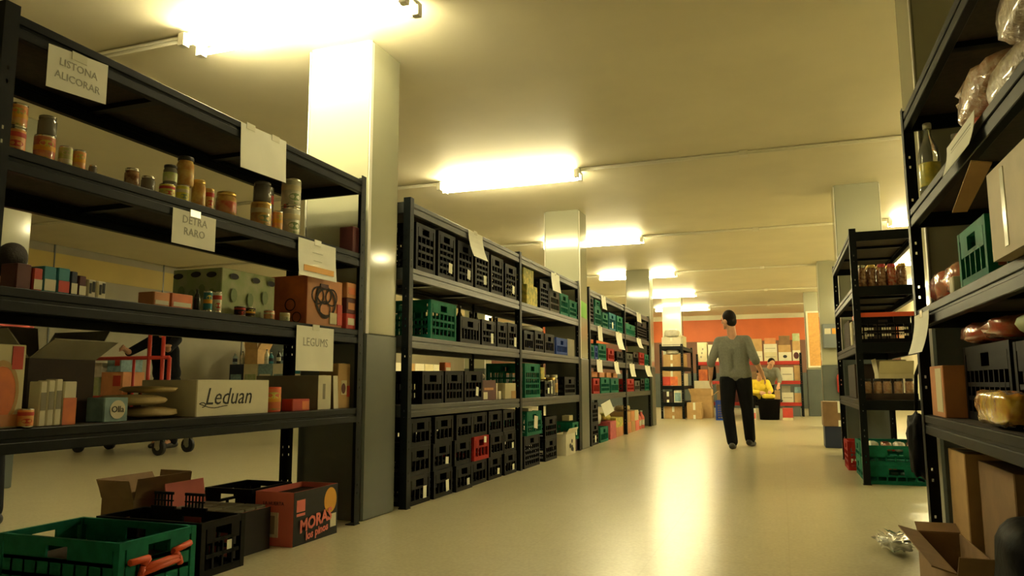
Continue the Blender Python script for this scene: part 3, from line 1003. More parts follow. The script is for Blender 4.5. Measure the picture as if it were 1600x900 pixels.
bk = crate('black', -2.56, 3.22, 3.55, 0, .265, 'black crate behind the berry box against the pillar', None, 0.30)
carton('produce_box', 'box', 'brown fruit tray tipped open behind the pink fruit box', -3.10, -2.90, 2.80, 3.15, 0, .26, 'card_brown', None, None, (120, 98, 110, 96))

# ------------------------------------------------------------------ long rack of black crates (aisle face x = -2.29)
XF = -2.305
G = 'black crates in the long rack'
for i in range(6):
    y = 4.50 + i * .352
    crate('black', XF, y, y + .30, 1.57, (.33, .34, .33, .34, .33, .31)[i], 'tall black crate on the long rack top shelf, %s from the first pillar' % ORD[i], G, tagged=(.06, .05, .06, .075) if i in (1, 2, 3, 5) else None)
carton('cardboard_box', 'box', 'white and brown box leaning behind the crates at the pillar end', -2.76, -2.72, 4.40, 4.62, 1.57, .36, 'card_white', None, None)
b = carton('cardboard_box', 'box', 'mottled yellow green carton, lower of the pair on the top shelf', -2.66, -2.315, 6.90, 7.24, 1.57, .20, 'card_yellow', 'yellow cartons', None)
b = carton('cardboard_box', 'box', 'mottled yellow green carton stacked on its twin', -2.66, -2.335, 6.86, 7.18, 1.77, .165, 'card_yellow', 'yellow cartons', None)
crate('black', XF, 7.30, 7.62, 1.57, .30, 'black crate in shade between yellow cartons and grey crate', G)
crate('grey', XF, 7.66, 8.02, 1.57, .245, 'dull grey crate on the top shelf under the narrow paper sign', None)
crate('green', XF, 8.06, 8.40, 1.57, .245, 'green crate beside the grey crate on the top shelf', 'green crates in the long rack')
crate('green', XF, 8.44, 8.78, 1.57, .205, 'lower green crate by the second pillar on the top shelf', 'green crates in the long rack')
crate('green', XF, 4.74, 5.18, 1.115, .275, 'large bright green crate on the second shelf of the long rack', 'green crates in the long rack')
for i, (y, w, h) in enumerate(((5.26, .40, .20), (5.70, .32, .21), (6.06, .24, .22), (6.33, .24, .23))):
    crate('black', XF, y, y + w, 1.115, h, 'low black crate on the second shelf, %s past the large green crate' % ORD[i], G, tagged=(.07, .02, .055, .085) if i in (1, 3) else None)
for i, (y, x) in enumerate(((5.34, -2.42), (5.42, -2.52), (5.50, -2.42), (5.58, -2.5), (5.80, -2.45), (5.92, -2.45), (6.18, -2.42), (6.42, -2.45), (6.48, -2.5))):
    bottle('dark glass bottle standing in the low black crates, %s along the shelf' % ORD[i], x, y, 1.131, .034, .25 + .02 * (i % 3), 'bottle_dark', 'label_white' if i % 3 == 0 else None, 'lid_dark', 'dark bottles in the long rack')
for i, (y, w, h) in enumerate(((6.78, .30, .19), (7.12, .30, .21), (7.46, .34, .20))):
    crate('black', XF, y, y + w, 1.115, h, 'black crate on the second shelf before the blue crate, %s of three' % ORD[i], G)
crate('blue', XF, 7.88, 8.34, 1.115, .185, 'deep blue crate on the second shelf of the long rack', None)
carton('cardboard_box', 'box', 'pale grey box between blue crate and second pillar', -2.66, -2.33, 8.42, 8.74, 1.115, .20, 'card_grey', None, 'top')
bag('cloth_bundle', 'white cloth bundle lying on the black crates by the blue crate', 'cloth', -2.66, -2.36, 7.20, 7.78, 1.325, .075, 'bag_white', None, 11)
for i, (y, w, h) in enumerate(((4.62, .34, .225), (4.99, .33, .23), (5.35, .37, .235))):
    crate('black', XF, y, y + w, .66, h, 'black crate on the third shelf of the long rack, %s from the first pillar' % ORD[i], G, tagged=(.06, .04, .05, .07) if i == 2 else None)
b = carton('packet', 'packet', 'small orange and white packet poking out of the third shelf crates', -2.36, -2.31, 5.0, 5.1, .892, .06, 'card_orange', None, None)
patch(b, 'x', .1, .9, .0, .4, 'card_white')
b = carton('cardboard_box', 'box', 'dark maroon box with white foot on the third shelf', -2.66, -2.32, 5.76, 6.06, .66, .165, 'card_maroon', None, None)
patch(b, 'x', .05, .35, .05, .4, 'card_white')
patch(b, 'x', .1, .8, .5, .62, 'card_peach')
bag('cloth_bundle', 'grey wrapped bundle on top of the dark maroon box', 'cloth', -2.55, -2.36, 5.78, 5.98, .825, .07, 'card_grey', None, 21)
carton('packet', 'packet', 'thin white packet standing between maroon box and cream box', -2.5, -2.33, 6.10, 6.13, .66, .14, 'card_white', None, None)
carton('packet', 'packet', 'short white packet standing beside the thin white one', -2.45, -2.33, 6.16, 6.22, .66, .07, 'card_white', None, None)
b = carton('cardboard_box', 'box', 'cream box with a tan corner at the middle upright, third shelf', -2.68, -2.32, 6.30, 6.58, .66, .14, 'card_cream', None, None)
patch(b, 'x', .55, 1.0, 0, .5, 'card_tan')
crate('green', XF, 6.80, 7.28, .66, .33, 'tall green crate past the middle upright, third shelf', 'green crates in the long rack')
b = carton('packet', 'packet', 'yellow pouch hooked over the tall green crate', -2.36, -2.30, 7.30, 7.42, .84, .12, 'card_yellow', None, None)
crate('black', XF, 7.44, 7.66, .66, .16, 'small black crate with white tag beside the tall green crate', G, tagged=(.02, .03, .06, .06))
for i in range(9):
    jar('glass jar with gilt lid clustered on the third shelf, %s of the cluster' % ORD[i], -2.36 - .10 * (i // 3), 7.75 + .10 * (i % 3) + .02 * (i // 3), .66, .045, .17 + .03 * ((i * 7) % 3), 'glass_grey', ('tin', 'tin_gold', 'card_white')[i % 3], ('label_white', None, 'label_gold')[i % 3], 'clustered jars on the third shelf')
crate('black', XF, 8.20, 8.66, .66, .21, 'black crate by the second pillar on the third shelf', G)
# floor level: stacks of three
for i in range(6):
    y = 4.47 + i * .352
    hs = (.19, .186, .186)
    z = 0.0
    for k in range(3):
        red = (i == 3 and k == 1)
        tg = None
        if (i, k) in ((0, 0), (1, 0), (1, 1), (2, 0), (4, 0), (5, 1), (5, 0), (3, 1)):
            tg = (.07, .03 if not red else .13, .05, .08 if k == 0 and i < 2 else .05)
        crate('red' if red else 'black', XF + random.uniform(-.012, .012), y, y + .31, z, hs[k],
              ('dark red crate in the middle of a floor stack of black crates' if red else 'black crate on the floor under the long rack, stack %s from first pillar, %s' % (ORD[i], ('lowest', 'middle', 'topmost')[k])),
              None if red else G, tagged=tg)
        z += hs[k] + .001
crate('black', XF + .01, 6.74, 7.22, 0, .30, 'deep black crate on the floor under the green crate, past the middle upright', G)
o = crate('green', XF + .02, 6.80, 7.26, .301, .225, 'green crate with white labels standing on a deep black crate', 'green crates in the long rack', tagged=(.03, .06, .11, .12))
carton('packet', 'packet', 'two pale packets lying on the labelled green crate', -2.45, -2.33, 6.98, 7.10, .527, .03, 'card_white', None, None)
for k in range(2):
    crate('black', XF, 7.44, 7.86, k * .225, .224, 'black crate stacked before the white spotted carton, %s of two' % ('lower', 'upper')[k], G)
wc = carton('cardboard_box', 'box', 'white carton with dark spots standing on the floor by the second pillar', -2.42, -2.27, 8.10, 8.50, 0, .235, 'card_white', None, None, (None, 120, None, None))
for a, z, r in ((.62, .62, .03), (.42, .42, .035), (.6, .30, .045), (.7, .22, .03)):
    disc(wc, 'x', a, z, r, r * .8, 'ink_dark', 12)
carton('cardboard_box', 'box', 'dark purple carton on the floor under a small green crate', -2.66, -2.32, 8.58, 8.77, 0, .14, 'card_purple', None, None)
crate('green', XF, 8.52, 8.80, .141, .20, 'small green crate on the dark purple carton', 'green crates in the long rack', tagged=(.02, .05, .05, .08))
carton('packet', 'packet', 'cream packet in the small green crate by the second pillar', -2.45, -2.36, 8.58, 8.74, .36, .06, 'card_cream', None, None)

S = 'paper signs taped to the rack beams'
sign('curled blank paper sign on the top beam of the long rack', -2.287, 5.36, 5.66, 2.012, .215, (), 1, .05, 1, None)
sign('long blank paper strip on the top beam above the grey crate', -2.287, 7.64, 7.96, 1.99, .20, (), 1, .02, 1, None)
gp = MB().slab([(-2.30, 8.955, 1.62), (-2.30, 9.25, 1.60), (-2.30, 9.25, 1.80), (-2.30, 8.955, 1.82)], 0.002).build('green_notice', 'paper_green')
tag(gp, 'lime green notice stuck on the aisle face of the second pillar', 'notice')

# ------------------------------------------------------------------ far crate rack (aisle face x = -2.30)
XF = -2.315
G = 'crates in the far rack'
T1, T2, T3, T0 = 'on the far rack top shelf', 'on the far rack second shelf', 'on the far rack third shelf', 'on the floor under the far rack'
FAR = [
    ('black', 9.46, 9.70, 1.57, .36, 'dark crate against the second pillar ' + T1),
    ('green', 9.76, 10.16, 1.57, .25, 'wide slatted green crate ' + T1),
    ('green', 9.80, 10.10, 1.821, .10, 'shallow green crate stacked on the wide slatted one ' + T1),
    ('green', 10.22, 10.58, 1.57, .215, 'green crate with mixed goods before the teal one ' + T1),
    ('teal', 10.66, 11.12, 1.57, .25, 'teal blue crate ' + T1),
    ('green', 11.22, 11.64, 1.57, .25, 'green crate by the middle upright ' + T1),
    ('green', 11.92, 12.70, 1.57, .19, 'broad low green crate past the middle upright ' + T1),
    ('black', 12.92, 13.90, 1.57, .31, 'broad black crate at the far end ' + T1),
    ('green', 9.46, 9.70, 1.115, .18, 'narrow green crate by the second pillar ' + T2),
    ('blue', 9.73, 9.90, 1.115, .18, 'narrow blue crate ' + T2),
    ('green', 9.94, 10.42, 1.115, .22, 'broad green crate beside the narrow blue one ' + T2),
    ('red', 10.54, 10.96, 1.115, .18, 'red crate by the pointed paper sign ' + T2),
    ('black', 11.15, 11.62, 1.115, .16, 'black crate next to the middle upright ' + T2),
    ('grey', 11.92, 12.44, 1.115, .16, 'grey crate past the middle upright ' + T2),
    ('black', 12.5, 12.98, 1.115, .20, 'black crate between grey and red ones ' + T2),
    ('red', 13.08, 13.56, 1.115, .215, 'red crate near the far end ' + T2),
    ('green', 13.62, 14.02, 1.115, .20, 'green crate at the far end ' + T2),
    ('red', 9.62, 9.98, .66, .20, 'red crate near the second pillar ' + T3),
    ('green', 10.06, 10.60, .66, .215, 'broad green crate beside the red one ' + T3),
    ('green', 10.70, 11.24, .66, .20, 'second broad green crate ' + T3),
    ('red', 11.92, 12.50, .66, .205, 'broad red crate past the middle upright ' + T3),
    ('grey', 12.58, 13.05, .66, .175, 'grey crate beside the broad red one ' + T3),
    ('black', 13.14, 13.54, .66, .21, 'black crate between grey and green ones ' + T3),
    ('green', 13.60, 14.02, .66, .22, 'dark green crate at the far end ' + T3),
    ('black', 9.52, 9.86, 0, .27, 'black crate near the second pillar, lower of two ' + T0),
    ('black', 9.52, 9.86, .271, .27, 'black crate near the second pillar, upper of two ' + T0),
    ('green', 9.98, 10.46, 0, .20, 'green crate holding a grey sack ' + T0),
]
for c, y0, y1, z, h, lb in FAR:
    crate(c, XF, y0, y1, z, h, lb, G, tagged=(.0, .03, .07, .09) if 'lower of two' in lb or c == 'teal' else None)
bag('sack', 'grey paper sack sitting in a green floor crate', 'sack', -2.62, -2.36, 10.02, 10.42, .21, .20, 'bag_white', None, 31)
carton('cardboard_box', 'box', 'bright pink box on the floor under the far rack', -2.64, -2.315, 10.60, 11.0, 0, .25, 'crate_pink', None, None)
for k in range(2):
    carton('cardboard_box', 'box', 'mixed tan carton beside the bright pink box, %s of two' % ('lower', 'upper')[k], -2.64, -2.33, 11.08, 11.58, k * .14, .139, ('card_peach', 'card_yellow')[k], 'cartons on the floor', None)
bag('bag', 'yellow pouch lying above the pink box, under the slanted card', 'bag', -2.60, -2.36, 10.62, 11.0, .251, .12, 'card_yellow', None, 33)
c_ = MB().slab([(-2.33, 10.35, .33), (-2.30, 10.80, .40), (-2.36, 10.80, .56), (-2.39, 10.35, .50)], .003).build('card', 'paper')
tag(c_, 'slanted white card sticking out above the pink box', 'card')
for i in range(3):
    for k in range(2):
        carton('cardboard_box', 'box', 'tan carton piled under the far rack end, column %s, %s' % (ORD[i], ('lower', 'upper')[k]), -2.66, -2.33 - .01 * k, 11.94 + i * .36, 12.27 + i * .36, k * .17, .169, (('card_peach', 'card_tan'), ('card_tan', 'card_peach'), ('card_pink', 'card_cream'))[i][k], 'cartons on the floor', 'top')
bag('sack', 'pale sack on top of the tan cartons under the far rack', 'sack', -2.6, -2.36, 11.98, 12.6, .34, .10, 'bag_tan', None, 35)
for i in range(4):
    bottle('pale pink bottle on the floor at the far rack end, %s of four' % ORD[i], -2.38 - .10 * (i % 2), 13.12 + .17 * i, 0, .06, .31, 'card_pink', 'label_white', 'plastic_white', 'pink bottles under the far rack')
for i in range(4):
    carton('packet', 'packet', 'peach packet lying on the third shelf crates, %s along' % ORD[i], -2.62, -2.34, 9.66 + .44 * i, 9.96 + .44 * i, .877, .07, 'card_peach', 'packets on the crates', None)
for i, (y0, y1, zt, h, cu) in enumerate(((10.08, 10.36, 2.01, .19, .02), (9.84, 10.10, 1.565, .20, .01), (11.0, 11.46, 1.56, .26, .05), (9.74, 10.06, 1.11, .17, .01), (10.85, 11.15, 1.11, .18, .03), (12.04, 12.46, 1.11, .21, .03), (12.78, 13.2, 2.01, .16, .01), (12.72, 13.14, 1.565, .17, .05), (13.5, 14.05, 1.11, .20, .05))):
    lv = {2: 'top', 1: 'second'}.get(int(round(zt - .01)) if zt > 1.7 else (1 if zt > 1.3 else 0), 'third')
    sign('blank paper strip on the %s beam of the far rack, %s along it' % (lv, ('first', 'first', 'second', 'first', 'second', 'third', 'second', 'third', 'fourth')[i]), -2.297, y0, y1, zt, h, (), 1, cu, 1, None, S)

# ------------------------------------------------------------------ bread rack (aisle face x = 0.575, reaches towards +x)
Z = 1.57
bottle('clear ribbed bottle with a yellow label behind the bread rack upright', .655, 3.60, Z, .044, .36, 'bottle_clear', 'label_yellow', 'plastic_white', None)
bottle('second clear bottle standing behind the yellow labelled one', .76, 3.60, Z, .040, .30, 'bottle_clear', None, 'plastic_white', None)
G = 'bread bags on the bread rack'
for i, (y0, y1, z, h, x0, x1, mt, lb) in enumerate((
        (2.62, 3.14, 0, .11, .59, .86, 'bag_red', 'red printed bread bag lying lowest on the bread rack, by the grey sheet'),
        (2.52, 3.08, .10, .19, .60, .92, 'bread', 'glossy brown bread bag on top of the red printed one'),
        (2.10, 2.60, 0, .16, .59, .86, 'bread_pale', 'pale bread bag, lower layer in the middle of the bread rack'),
        (1.99, 2.51, .16, .20, .60, .92, 'bread_pale', 'pale crinkled bread bag, upper layer in the middle of the bread rack'),
        (1.56, 2.09, 0, .16, .59, .86, 'bread', 'brown bread bag, lower layer at the outer end of the shelf'),
        (1.45, 1.98, .16, .20, .60, .92, 'bread_pale', 'pale bread bag, upper layer at the outer end of the shelf'))):
    bag('bread_bag', lb, 'bread bag', x0, x1, y0, y1, Z + z, h, mt, G, 41 + i, .30, 5.0, .62, 0, False)
o = sign('grey printed newspaper sheet draped over the bread shelf beam', .566, 2.42, 2.80, 1.585, .10, (), -1, .02, 0, None, None)
for k in range(5):
    MB().box(-.0045 - .0008 * k, -.0035 - .0008 * k, -.15, .12, -.03 - .012 * k, -.025 - .012 * k).build('print_line', 'ink', o)['kind'] = 'stuff'

Z = 1.115
for i, (y0, y1) in enumerate(((3.36, 3.66), (3.08, 3.34))):
    bag('snack_bag', 'shiny red bag of dried food on the bread rack, %s' % ('next to the upright', 'beside the white card')[i], 'bag', .60, .84, y0, y1, Z, .155, 'bag_red', None, 51 + i, .25, 2.6, .6)
carton('packet', 'packet', 'small white box in front of the shiny red bags', .592, .66, 3.01, 3.07, Z, .06, 'card_white', None, None)
crate('green', .60, 2.56, 2.93, Z, .19, 'green crate between red bags and the flapped carton on the bread rack', None, .36, 1)
bx = carton('cardboard_box', 'box', 'tall tan carton with flaps hanging out over the aisle', .545, .98, 1.72, 2.27, Z, .235, 'card_beige', None, None, (None, None, 168, None))
MB().slab([(-.245, .30, .285), (-.195, .30, .275), (-.215, .52, .190), (-.255, .52, .190)], .005).build('flap', 'card_tan', bx)
MB().box(-.2195, -.2175, .12, .15, .02, .22).build('tape', 'tape_clear', bx)

Z = 0.66
b = carton('packet', 'packet', 'orange and tan pack beside the bread rack upright, low shelf', .60, .80, 3.36, 3.62, Z, .205, 'card_peach', None, None)
patch(b, 'w', .1, .55, .1, .95, 'card_cream')
crate('black', .67, 2.70, 3.32, Z, .27, 'long black crate on the low shelf of the bread rack', None, .36, 1)
for i, (y0, y1) in enumerate(((2.94, 3.28), (2.68, 2.95))):
    bag('snack_bag', 'dull red bag lying on the long black crate, %s' % ('nearer the upright', 'beside the pale bag')[i], 'bag', .62, .92, y0, y1, Z + .272, .09, 'bag_red', None, 55 + i, .25, 3, .6)
bag('bag', 'pale green flour bag on the low shelf crates of the bread rack', 'bag', .64, .94, 2.30, 2.64, Z + .262, .09, 'card_green', None, 58)
crate('black', .67, 2.24, 2.66, Z, .26, 'black crate holding pale jars behind the yellow bag', None, .34, 1)
for i in range(4):
    jar('pale jar standing in the black crate behind the yellow bag, %s' % ORD[i], .74 + .11 * (i // 2), 2.34 + .2 * (i % 2), Z + .016, .045, .20, 'bread_pale', 'card_white', None, 'pale jars in the crate')
bag('snack_bag', 'bright shiny yellow bag at the edge of the low bread shelf', 'bag', .580, .668, 2.42, 2.90, Z, .125, 'bag_yellow', None, 60, .35, 4.0, .5)
carton('cardboard_box', 'box', 'narrow tan carton standing on end at the foot of the bread rack upright', .66, 1.02, 3.40, 3.70, 0, .52, 'card_tan', None, 'top')
carton('cardboard_box', 'box', 'shaded brown carton on the floor beside the narrow tan one', .70, 1.02, 2.90, 3.37, 0, .50, 'card_brown', None, 'top')
carton('cardboard_box', 'box', 'low brown carton with a flap sloping out onto the floor', .50, .655, 2.80, 3.55, 0, .19, 'card_brown', None, None, (165, None, 120, 160))
bag('bin_bag', 'black rubbish bag slumped under the bread rack', 'bag', .52, .84, 2.22, 2.70, 0, .46, 'bag_black', None, 63, .25, 2.2, .7)
o = bag('plastic_wrap', 'crumpled clear plastic wrap lying on the floor by the low carton', 'wrap', .36, .60, 3.86, 4.34, 0, .09, 'film', None, 65, .8, 5, .8)
sign('pale bag of paper hanging beside the bread rack upright', .566, 3.33, 3.67, 1.085, .165, (), -1, .03, 1, None, None, skew=.03)
o = bag('hanging_bag', 'black cloth bag hanging at the end of the bread rack', 'bag', .53, .64, 3.80, 4.08, .33, .36, 'bag_black', None, 67, .42, 2.2, .75)
MB().path([(0, 0, .34), (0, -.06, .50), (.02, -.17, .60)], .008, 6).build('strap', 'bag_black', o)

# ------------------------------------------------------------------ jar rack (aisle face x = 0.575, end face y = 6.57)
G = 'preserve jars on the jar rack'
for i, x in enumerate((.665, .735, .81, .885, .96)):
    jar('chequered preserve jar at the upper shelf end of jar rack, %s from aisle' % ORD[i], x, 6.68 + .015 * (i % 2), 1.57, .033, .185, 'preserve_red' if i in (3,) else 'preserve_brown', ('tin', 'tin_gold', 'lid_red', 'lid_red', 'tin_gold')[i], None, G)
for i, x in enumerate((.665, .735, .81, .885, .96)):
    jar('preserve jar in the second row of the upper jar shelf, %s from aisle' % ORD[i], x, 6.78, 1.57, .033, .185, 'preserve_brown', 'tin_gold', None, G)
b = crate('black', .60, 6.60, 6.98, 1.115, .235, 'black crate with a red rim on the second shelf of the jar rack', None, .42, 1)
m = MB()
m.box(-.212, .212, -.193, -.186, .205, .24)
m.box(-.212, -.205, -.193, .19, .205, .24)
m.build('rim', 'handle_orange', b)
m = MB()
for k in range(3):
    for j in range(2):
        for q in range(4):
            m.box(-.16 + k * .125 + q * .018, -.148 + k * .125 + q * .018, -.1915, -.1905, .05 + j * .05, .068 + j * .05)
m.build('white_print', 'card_white', b)['kind'] = 'stuff'
tr = thing('jar_tray', 'shallow dark tray of pale jars on the third shelf of the jar rack', 'tray', (.81, 6.80, .66))
m = MB()
m.box(-.20, .20, -.17, .17, 0, .012)
m.box(-.20, .20, -.17, -.16, .012, .05)
m.box(-.20, .20, .16, .17, .012, .05)
m.box(-.20, -.19, -.16, .16, .012, .05)
m.box(.19, .20, -.16, .16, .012, .05)
m.build('tray', 'card_dark', tr)
for i, x in enumerate((.655, .73, .80, .88, .96)):
    jar('pale jar with reddish contents in the shallow dark tray, %s from aisle' % ORD[i], x, 6.70, .673, .032, .155, 'bread', 'lid_dark', None, 'jars in the tray')
yc = carton('cardboard_box', 'box', 'yellowed open cardboard tray lying on the tray of jars', .74, .99, 6.66, 6.95, .829, .04, 'card_cream', None, None, (100, None, 125, 105))
MB().box(.02, .10, .05, .055, .02, .12).build('divider', 'card_grey', yc)
for k in range(2):
    crate('green', .60, 6.64, 7.04, k * .151, .150, 'shallow green crate on the floor at the jar rack end, %s of two' % ('lower', 'upper')[k], 'green crates under the jar rack', .44, 1)
for i in range(4):
    bag('packet', 'small white and red bag in the upper shallow green crate, %s from aisle' % ORD[i], 'bag', .64 + .095 * i, .725 + .095 * i, 6.69, 6.97, .24, .085, ('bag_white', 'bag_red')[i % 2], 'small bags in the green crate', 70 + i)
for k in range(2):
    crate('green', .60, 7.06, 7.46, k * .151, .150, 'shallow green crate second from the jar rack end, %s of two' % ('lower', 'upper')[k], 'green crates under the jar rack', .44, 1)
crate('red', .545, 7.60, 8.02, 0, .26, 'red crate jutting into the aisle from under the jar rack', None, .44, 1)
carton('packet', 'packet', 'upright cream packet facing the aisle behind the red rimmed crate', .60, .72, 7.12, 7.30, 1.115, .21, 'card_cream', None, None)
carton('cardboard_box', 'box', 'brown carton on the second shelf deep inside the jar rack', .62, 1.0, 7.6, 8.2, 1.115, .26, 'card_dark', None, 'top')
carton('cardboard_box', 'box', 'dark carton on the third shelf deep inside the jar rack', .62, 1.0, 7.3, 8.0, .66, .30, 'card_dark', None, 'top')

# past the jar rack
carton('cardboard_box', 'box', 'dark blue crate sized carton on the floor past the sixth pillar', .48, .86, 10.1, 10.5, 0, .26, 'card_navy', None, None)
carton('cardboard_box', 'box', 'brown carton on the dark blue one past the jar rack', .47, .86, 10.1, 10.5, .261, .30, 'card_brown', None, 'side')
ex = thing('fire_extinguisher', 'red fire extinguisher hanging on a far pillar', 'extinguisher', (.98, 14.27, .62))
MB().lathe([(.05, 0), (.062, .02), (.062, .28), (.03, .34), (.02, .36)], 14).build('cylinder_body', 'metal_red', ex)
m = MB()
m.tube((0, 0, .36), (0, 0, .41), .014, 8)
m.box(-.05, .03, -.012, .012, .40, .415)
m.build('valve', 'cloth_black', ex)
MB().path([(.02, 0, .38), (.07, 0, .34), (.075, 0, .15)], .009, 6).build('hose', 'rubber', ex)
MB().box(-.03, .03, .06, .085, .10, .20).build('bracket', 'steel', ex)
el = thing('electrical_box', 'grey wall box with white and amber labels on a far pillar', 'box', (.93, 14.36, 1.40))
MB().bev(-.20, .20, -.16, -.006, 0, .42, .008).build('box_body', 'cabinet_grey', el)
MB().box(-.17, -.07, -.162, -.158, .24, .34).build('label_card', 'card_white', el)
MB().box(-.05, .12, -.162, -.158, .24, .34).build('label_card', 'tape_orange', el)
cb = thing('metal_cabinet', 'tall grey metal cabinet beside the notice board pillar', 'cabinet', (1.45, 20.2, 0))
MB().bev(-.40, .40, -.25, .25, 0, 1.75, .01).build('body', 'cabinet_grey', cb)
for s in (-1, 1):
    d = MB().bev(min(s * .01, s * .385), max(s * .01, s * .385), -.268, -.251, .06, 1.72, .004).build('door', 'cabinet_grey', cb)
    MB().box(s * .05 - .01, s * .05 + .01, -.29, -.268, .85, 1.0).build('handle', 'steel', d)

# ------------------------------------------------------------------ end of the aisle
ek = rack('grey rack of cartons end on, past the third pillar', -2.05, -1, [17.1, 19.1], None, [.36, .73, 1.16, 1.62], 1.665)
G = 'cartons on the end rack'
for lb, x0, x1, y0, y1, z, h, mt in (
        ('wide white carton topping the end rack', -2.52, -2.09, 17.14, 17.5, 1.62, .20, 'card_white'),
        ('tan carton below two paper bags on the end rack', -2.50, -2.12, 17.14, 17.5, 1.16, .27, 'card_tan'),
        ('tan carton with a red and orange front on the end rack', -2.53, -2.10, 17.14, 17.5, .73, .33, 'card_tan'),
        ('dark carton on the lowest deck of the end rack', -2.53, -2.30, 17.14, 17.4, .36, .24, 'card_dark'),
        ('white and green pack on the lowest deck of the end rack', -2.28, -2.11, 17.14, 17.4, .36, .27, 'card_white'),
        ('big tan taped carton on the floor under the end rack', -2.51, -2.11, 17.17, 17.6, 0, .27, 'card_tan'),
        ('second white carton deeper along the end rack top', -2.52, -2.09, 17.6, 18.2, 1.62, .26, 'card_cream'),
        ('third tan carton deeper along the end rack', -2.52, -2.09, 17.6, 18.2, 1.16, .30, 'card_tan'),
        ('fourth pale carton deeper along the end rack', -2.52, -2.09, 17.6, 18.3, .73, .28, 'card_white'),
        ('shaded carton on the floor deeper under the end rack', -2.52, -2.09, 17.8, 18.5, 0, .26, 'card_tan')):
    b = carton('cardboard_box', 'box', lb, x0, x1, y0, y1, z, h, mt, G, 'side')
    if 'red and orange' in lb:
        patch(b, 'y', 0, .42, .02, .62, 'card_red')
        patch(b, 'y', .42, .8, .02, .62, 'card_orange')
    if 'green' in lb:
        patch(b, 'y', .1, .9, .1, .8, 'card_ltblue')
    if 'wide white' in lb:
        patch(b, 'y', .05, .95, .12, .2, 'card_grey')
bag('sack', 'white paper sack slumped on top of the wide white carton', 'sack', -2.5, -2.12, 17.16, 17.48, 1.822, .20, 'bag_white', None, 81)
bag('sack', 'white paper sack on the tan carton of the end rack', 'sack', -2.46, -2.16, 17.16, 17.46, 1.43, .13, 'bag_white', None, 82)

G = 'cartons heaped at the end of the aisle'
carton('cardboard_box', 'box', 'square tan carton in front of the heap at the end', -2.0, -1.68, 17.10, 17.42, 0, .36, 'card_tan', G, 'side')
carton('cardboard_box', 'box', 'open tan carton with flaps up behind the square one', -1.96, -1.50, 17.60, 17.96, 0, .50, 'card_tan', G, None, (110, 140, 100, 120))
carton('cardboard_box', 'box', 'flat tan carton lid up on the open one in the heap', -1.94, -1.54, 18.28, 18.62, 0, .62, 'card_tan', G, None, (None, None, 176, None))
carton('cardboard_box', 'box', 'white carton resting on the flat lidded one', -1.95, -1.56, 18.30, 18.60, .6225, .22, 'card_white', G, 'top')
carton('cardboard_box', 'box', 'tall open brown carton beside the walking person', -1.42, -1.08, 18.10, 18.44, 0, .62, 'card_brown', G, None, (100, 135, 120, 110))
crate('blue', -1.05, 16.7, 17.0, 0, .42, 'dark blue bin partly hidden by the walking person', None, .30, -1)

brk = rack('rack with red beams against the end of the hall', 19.02, 1, [-0.5, .72, 1.95], None, [.33, .84, 1.31], 1.5, 'metal_red')
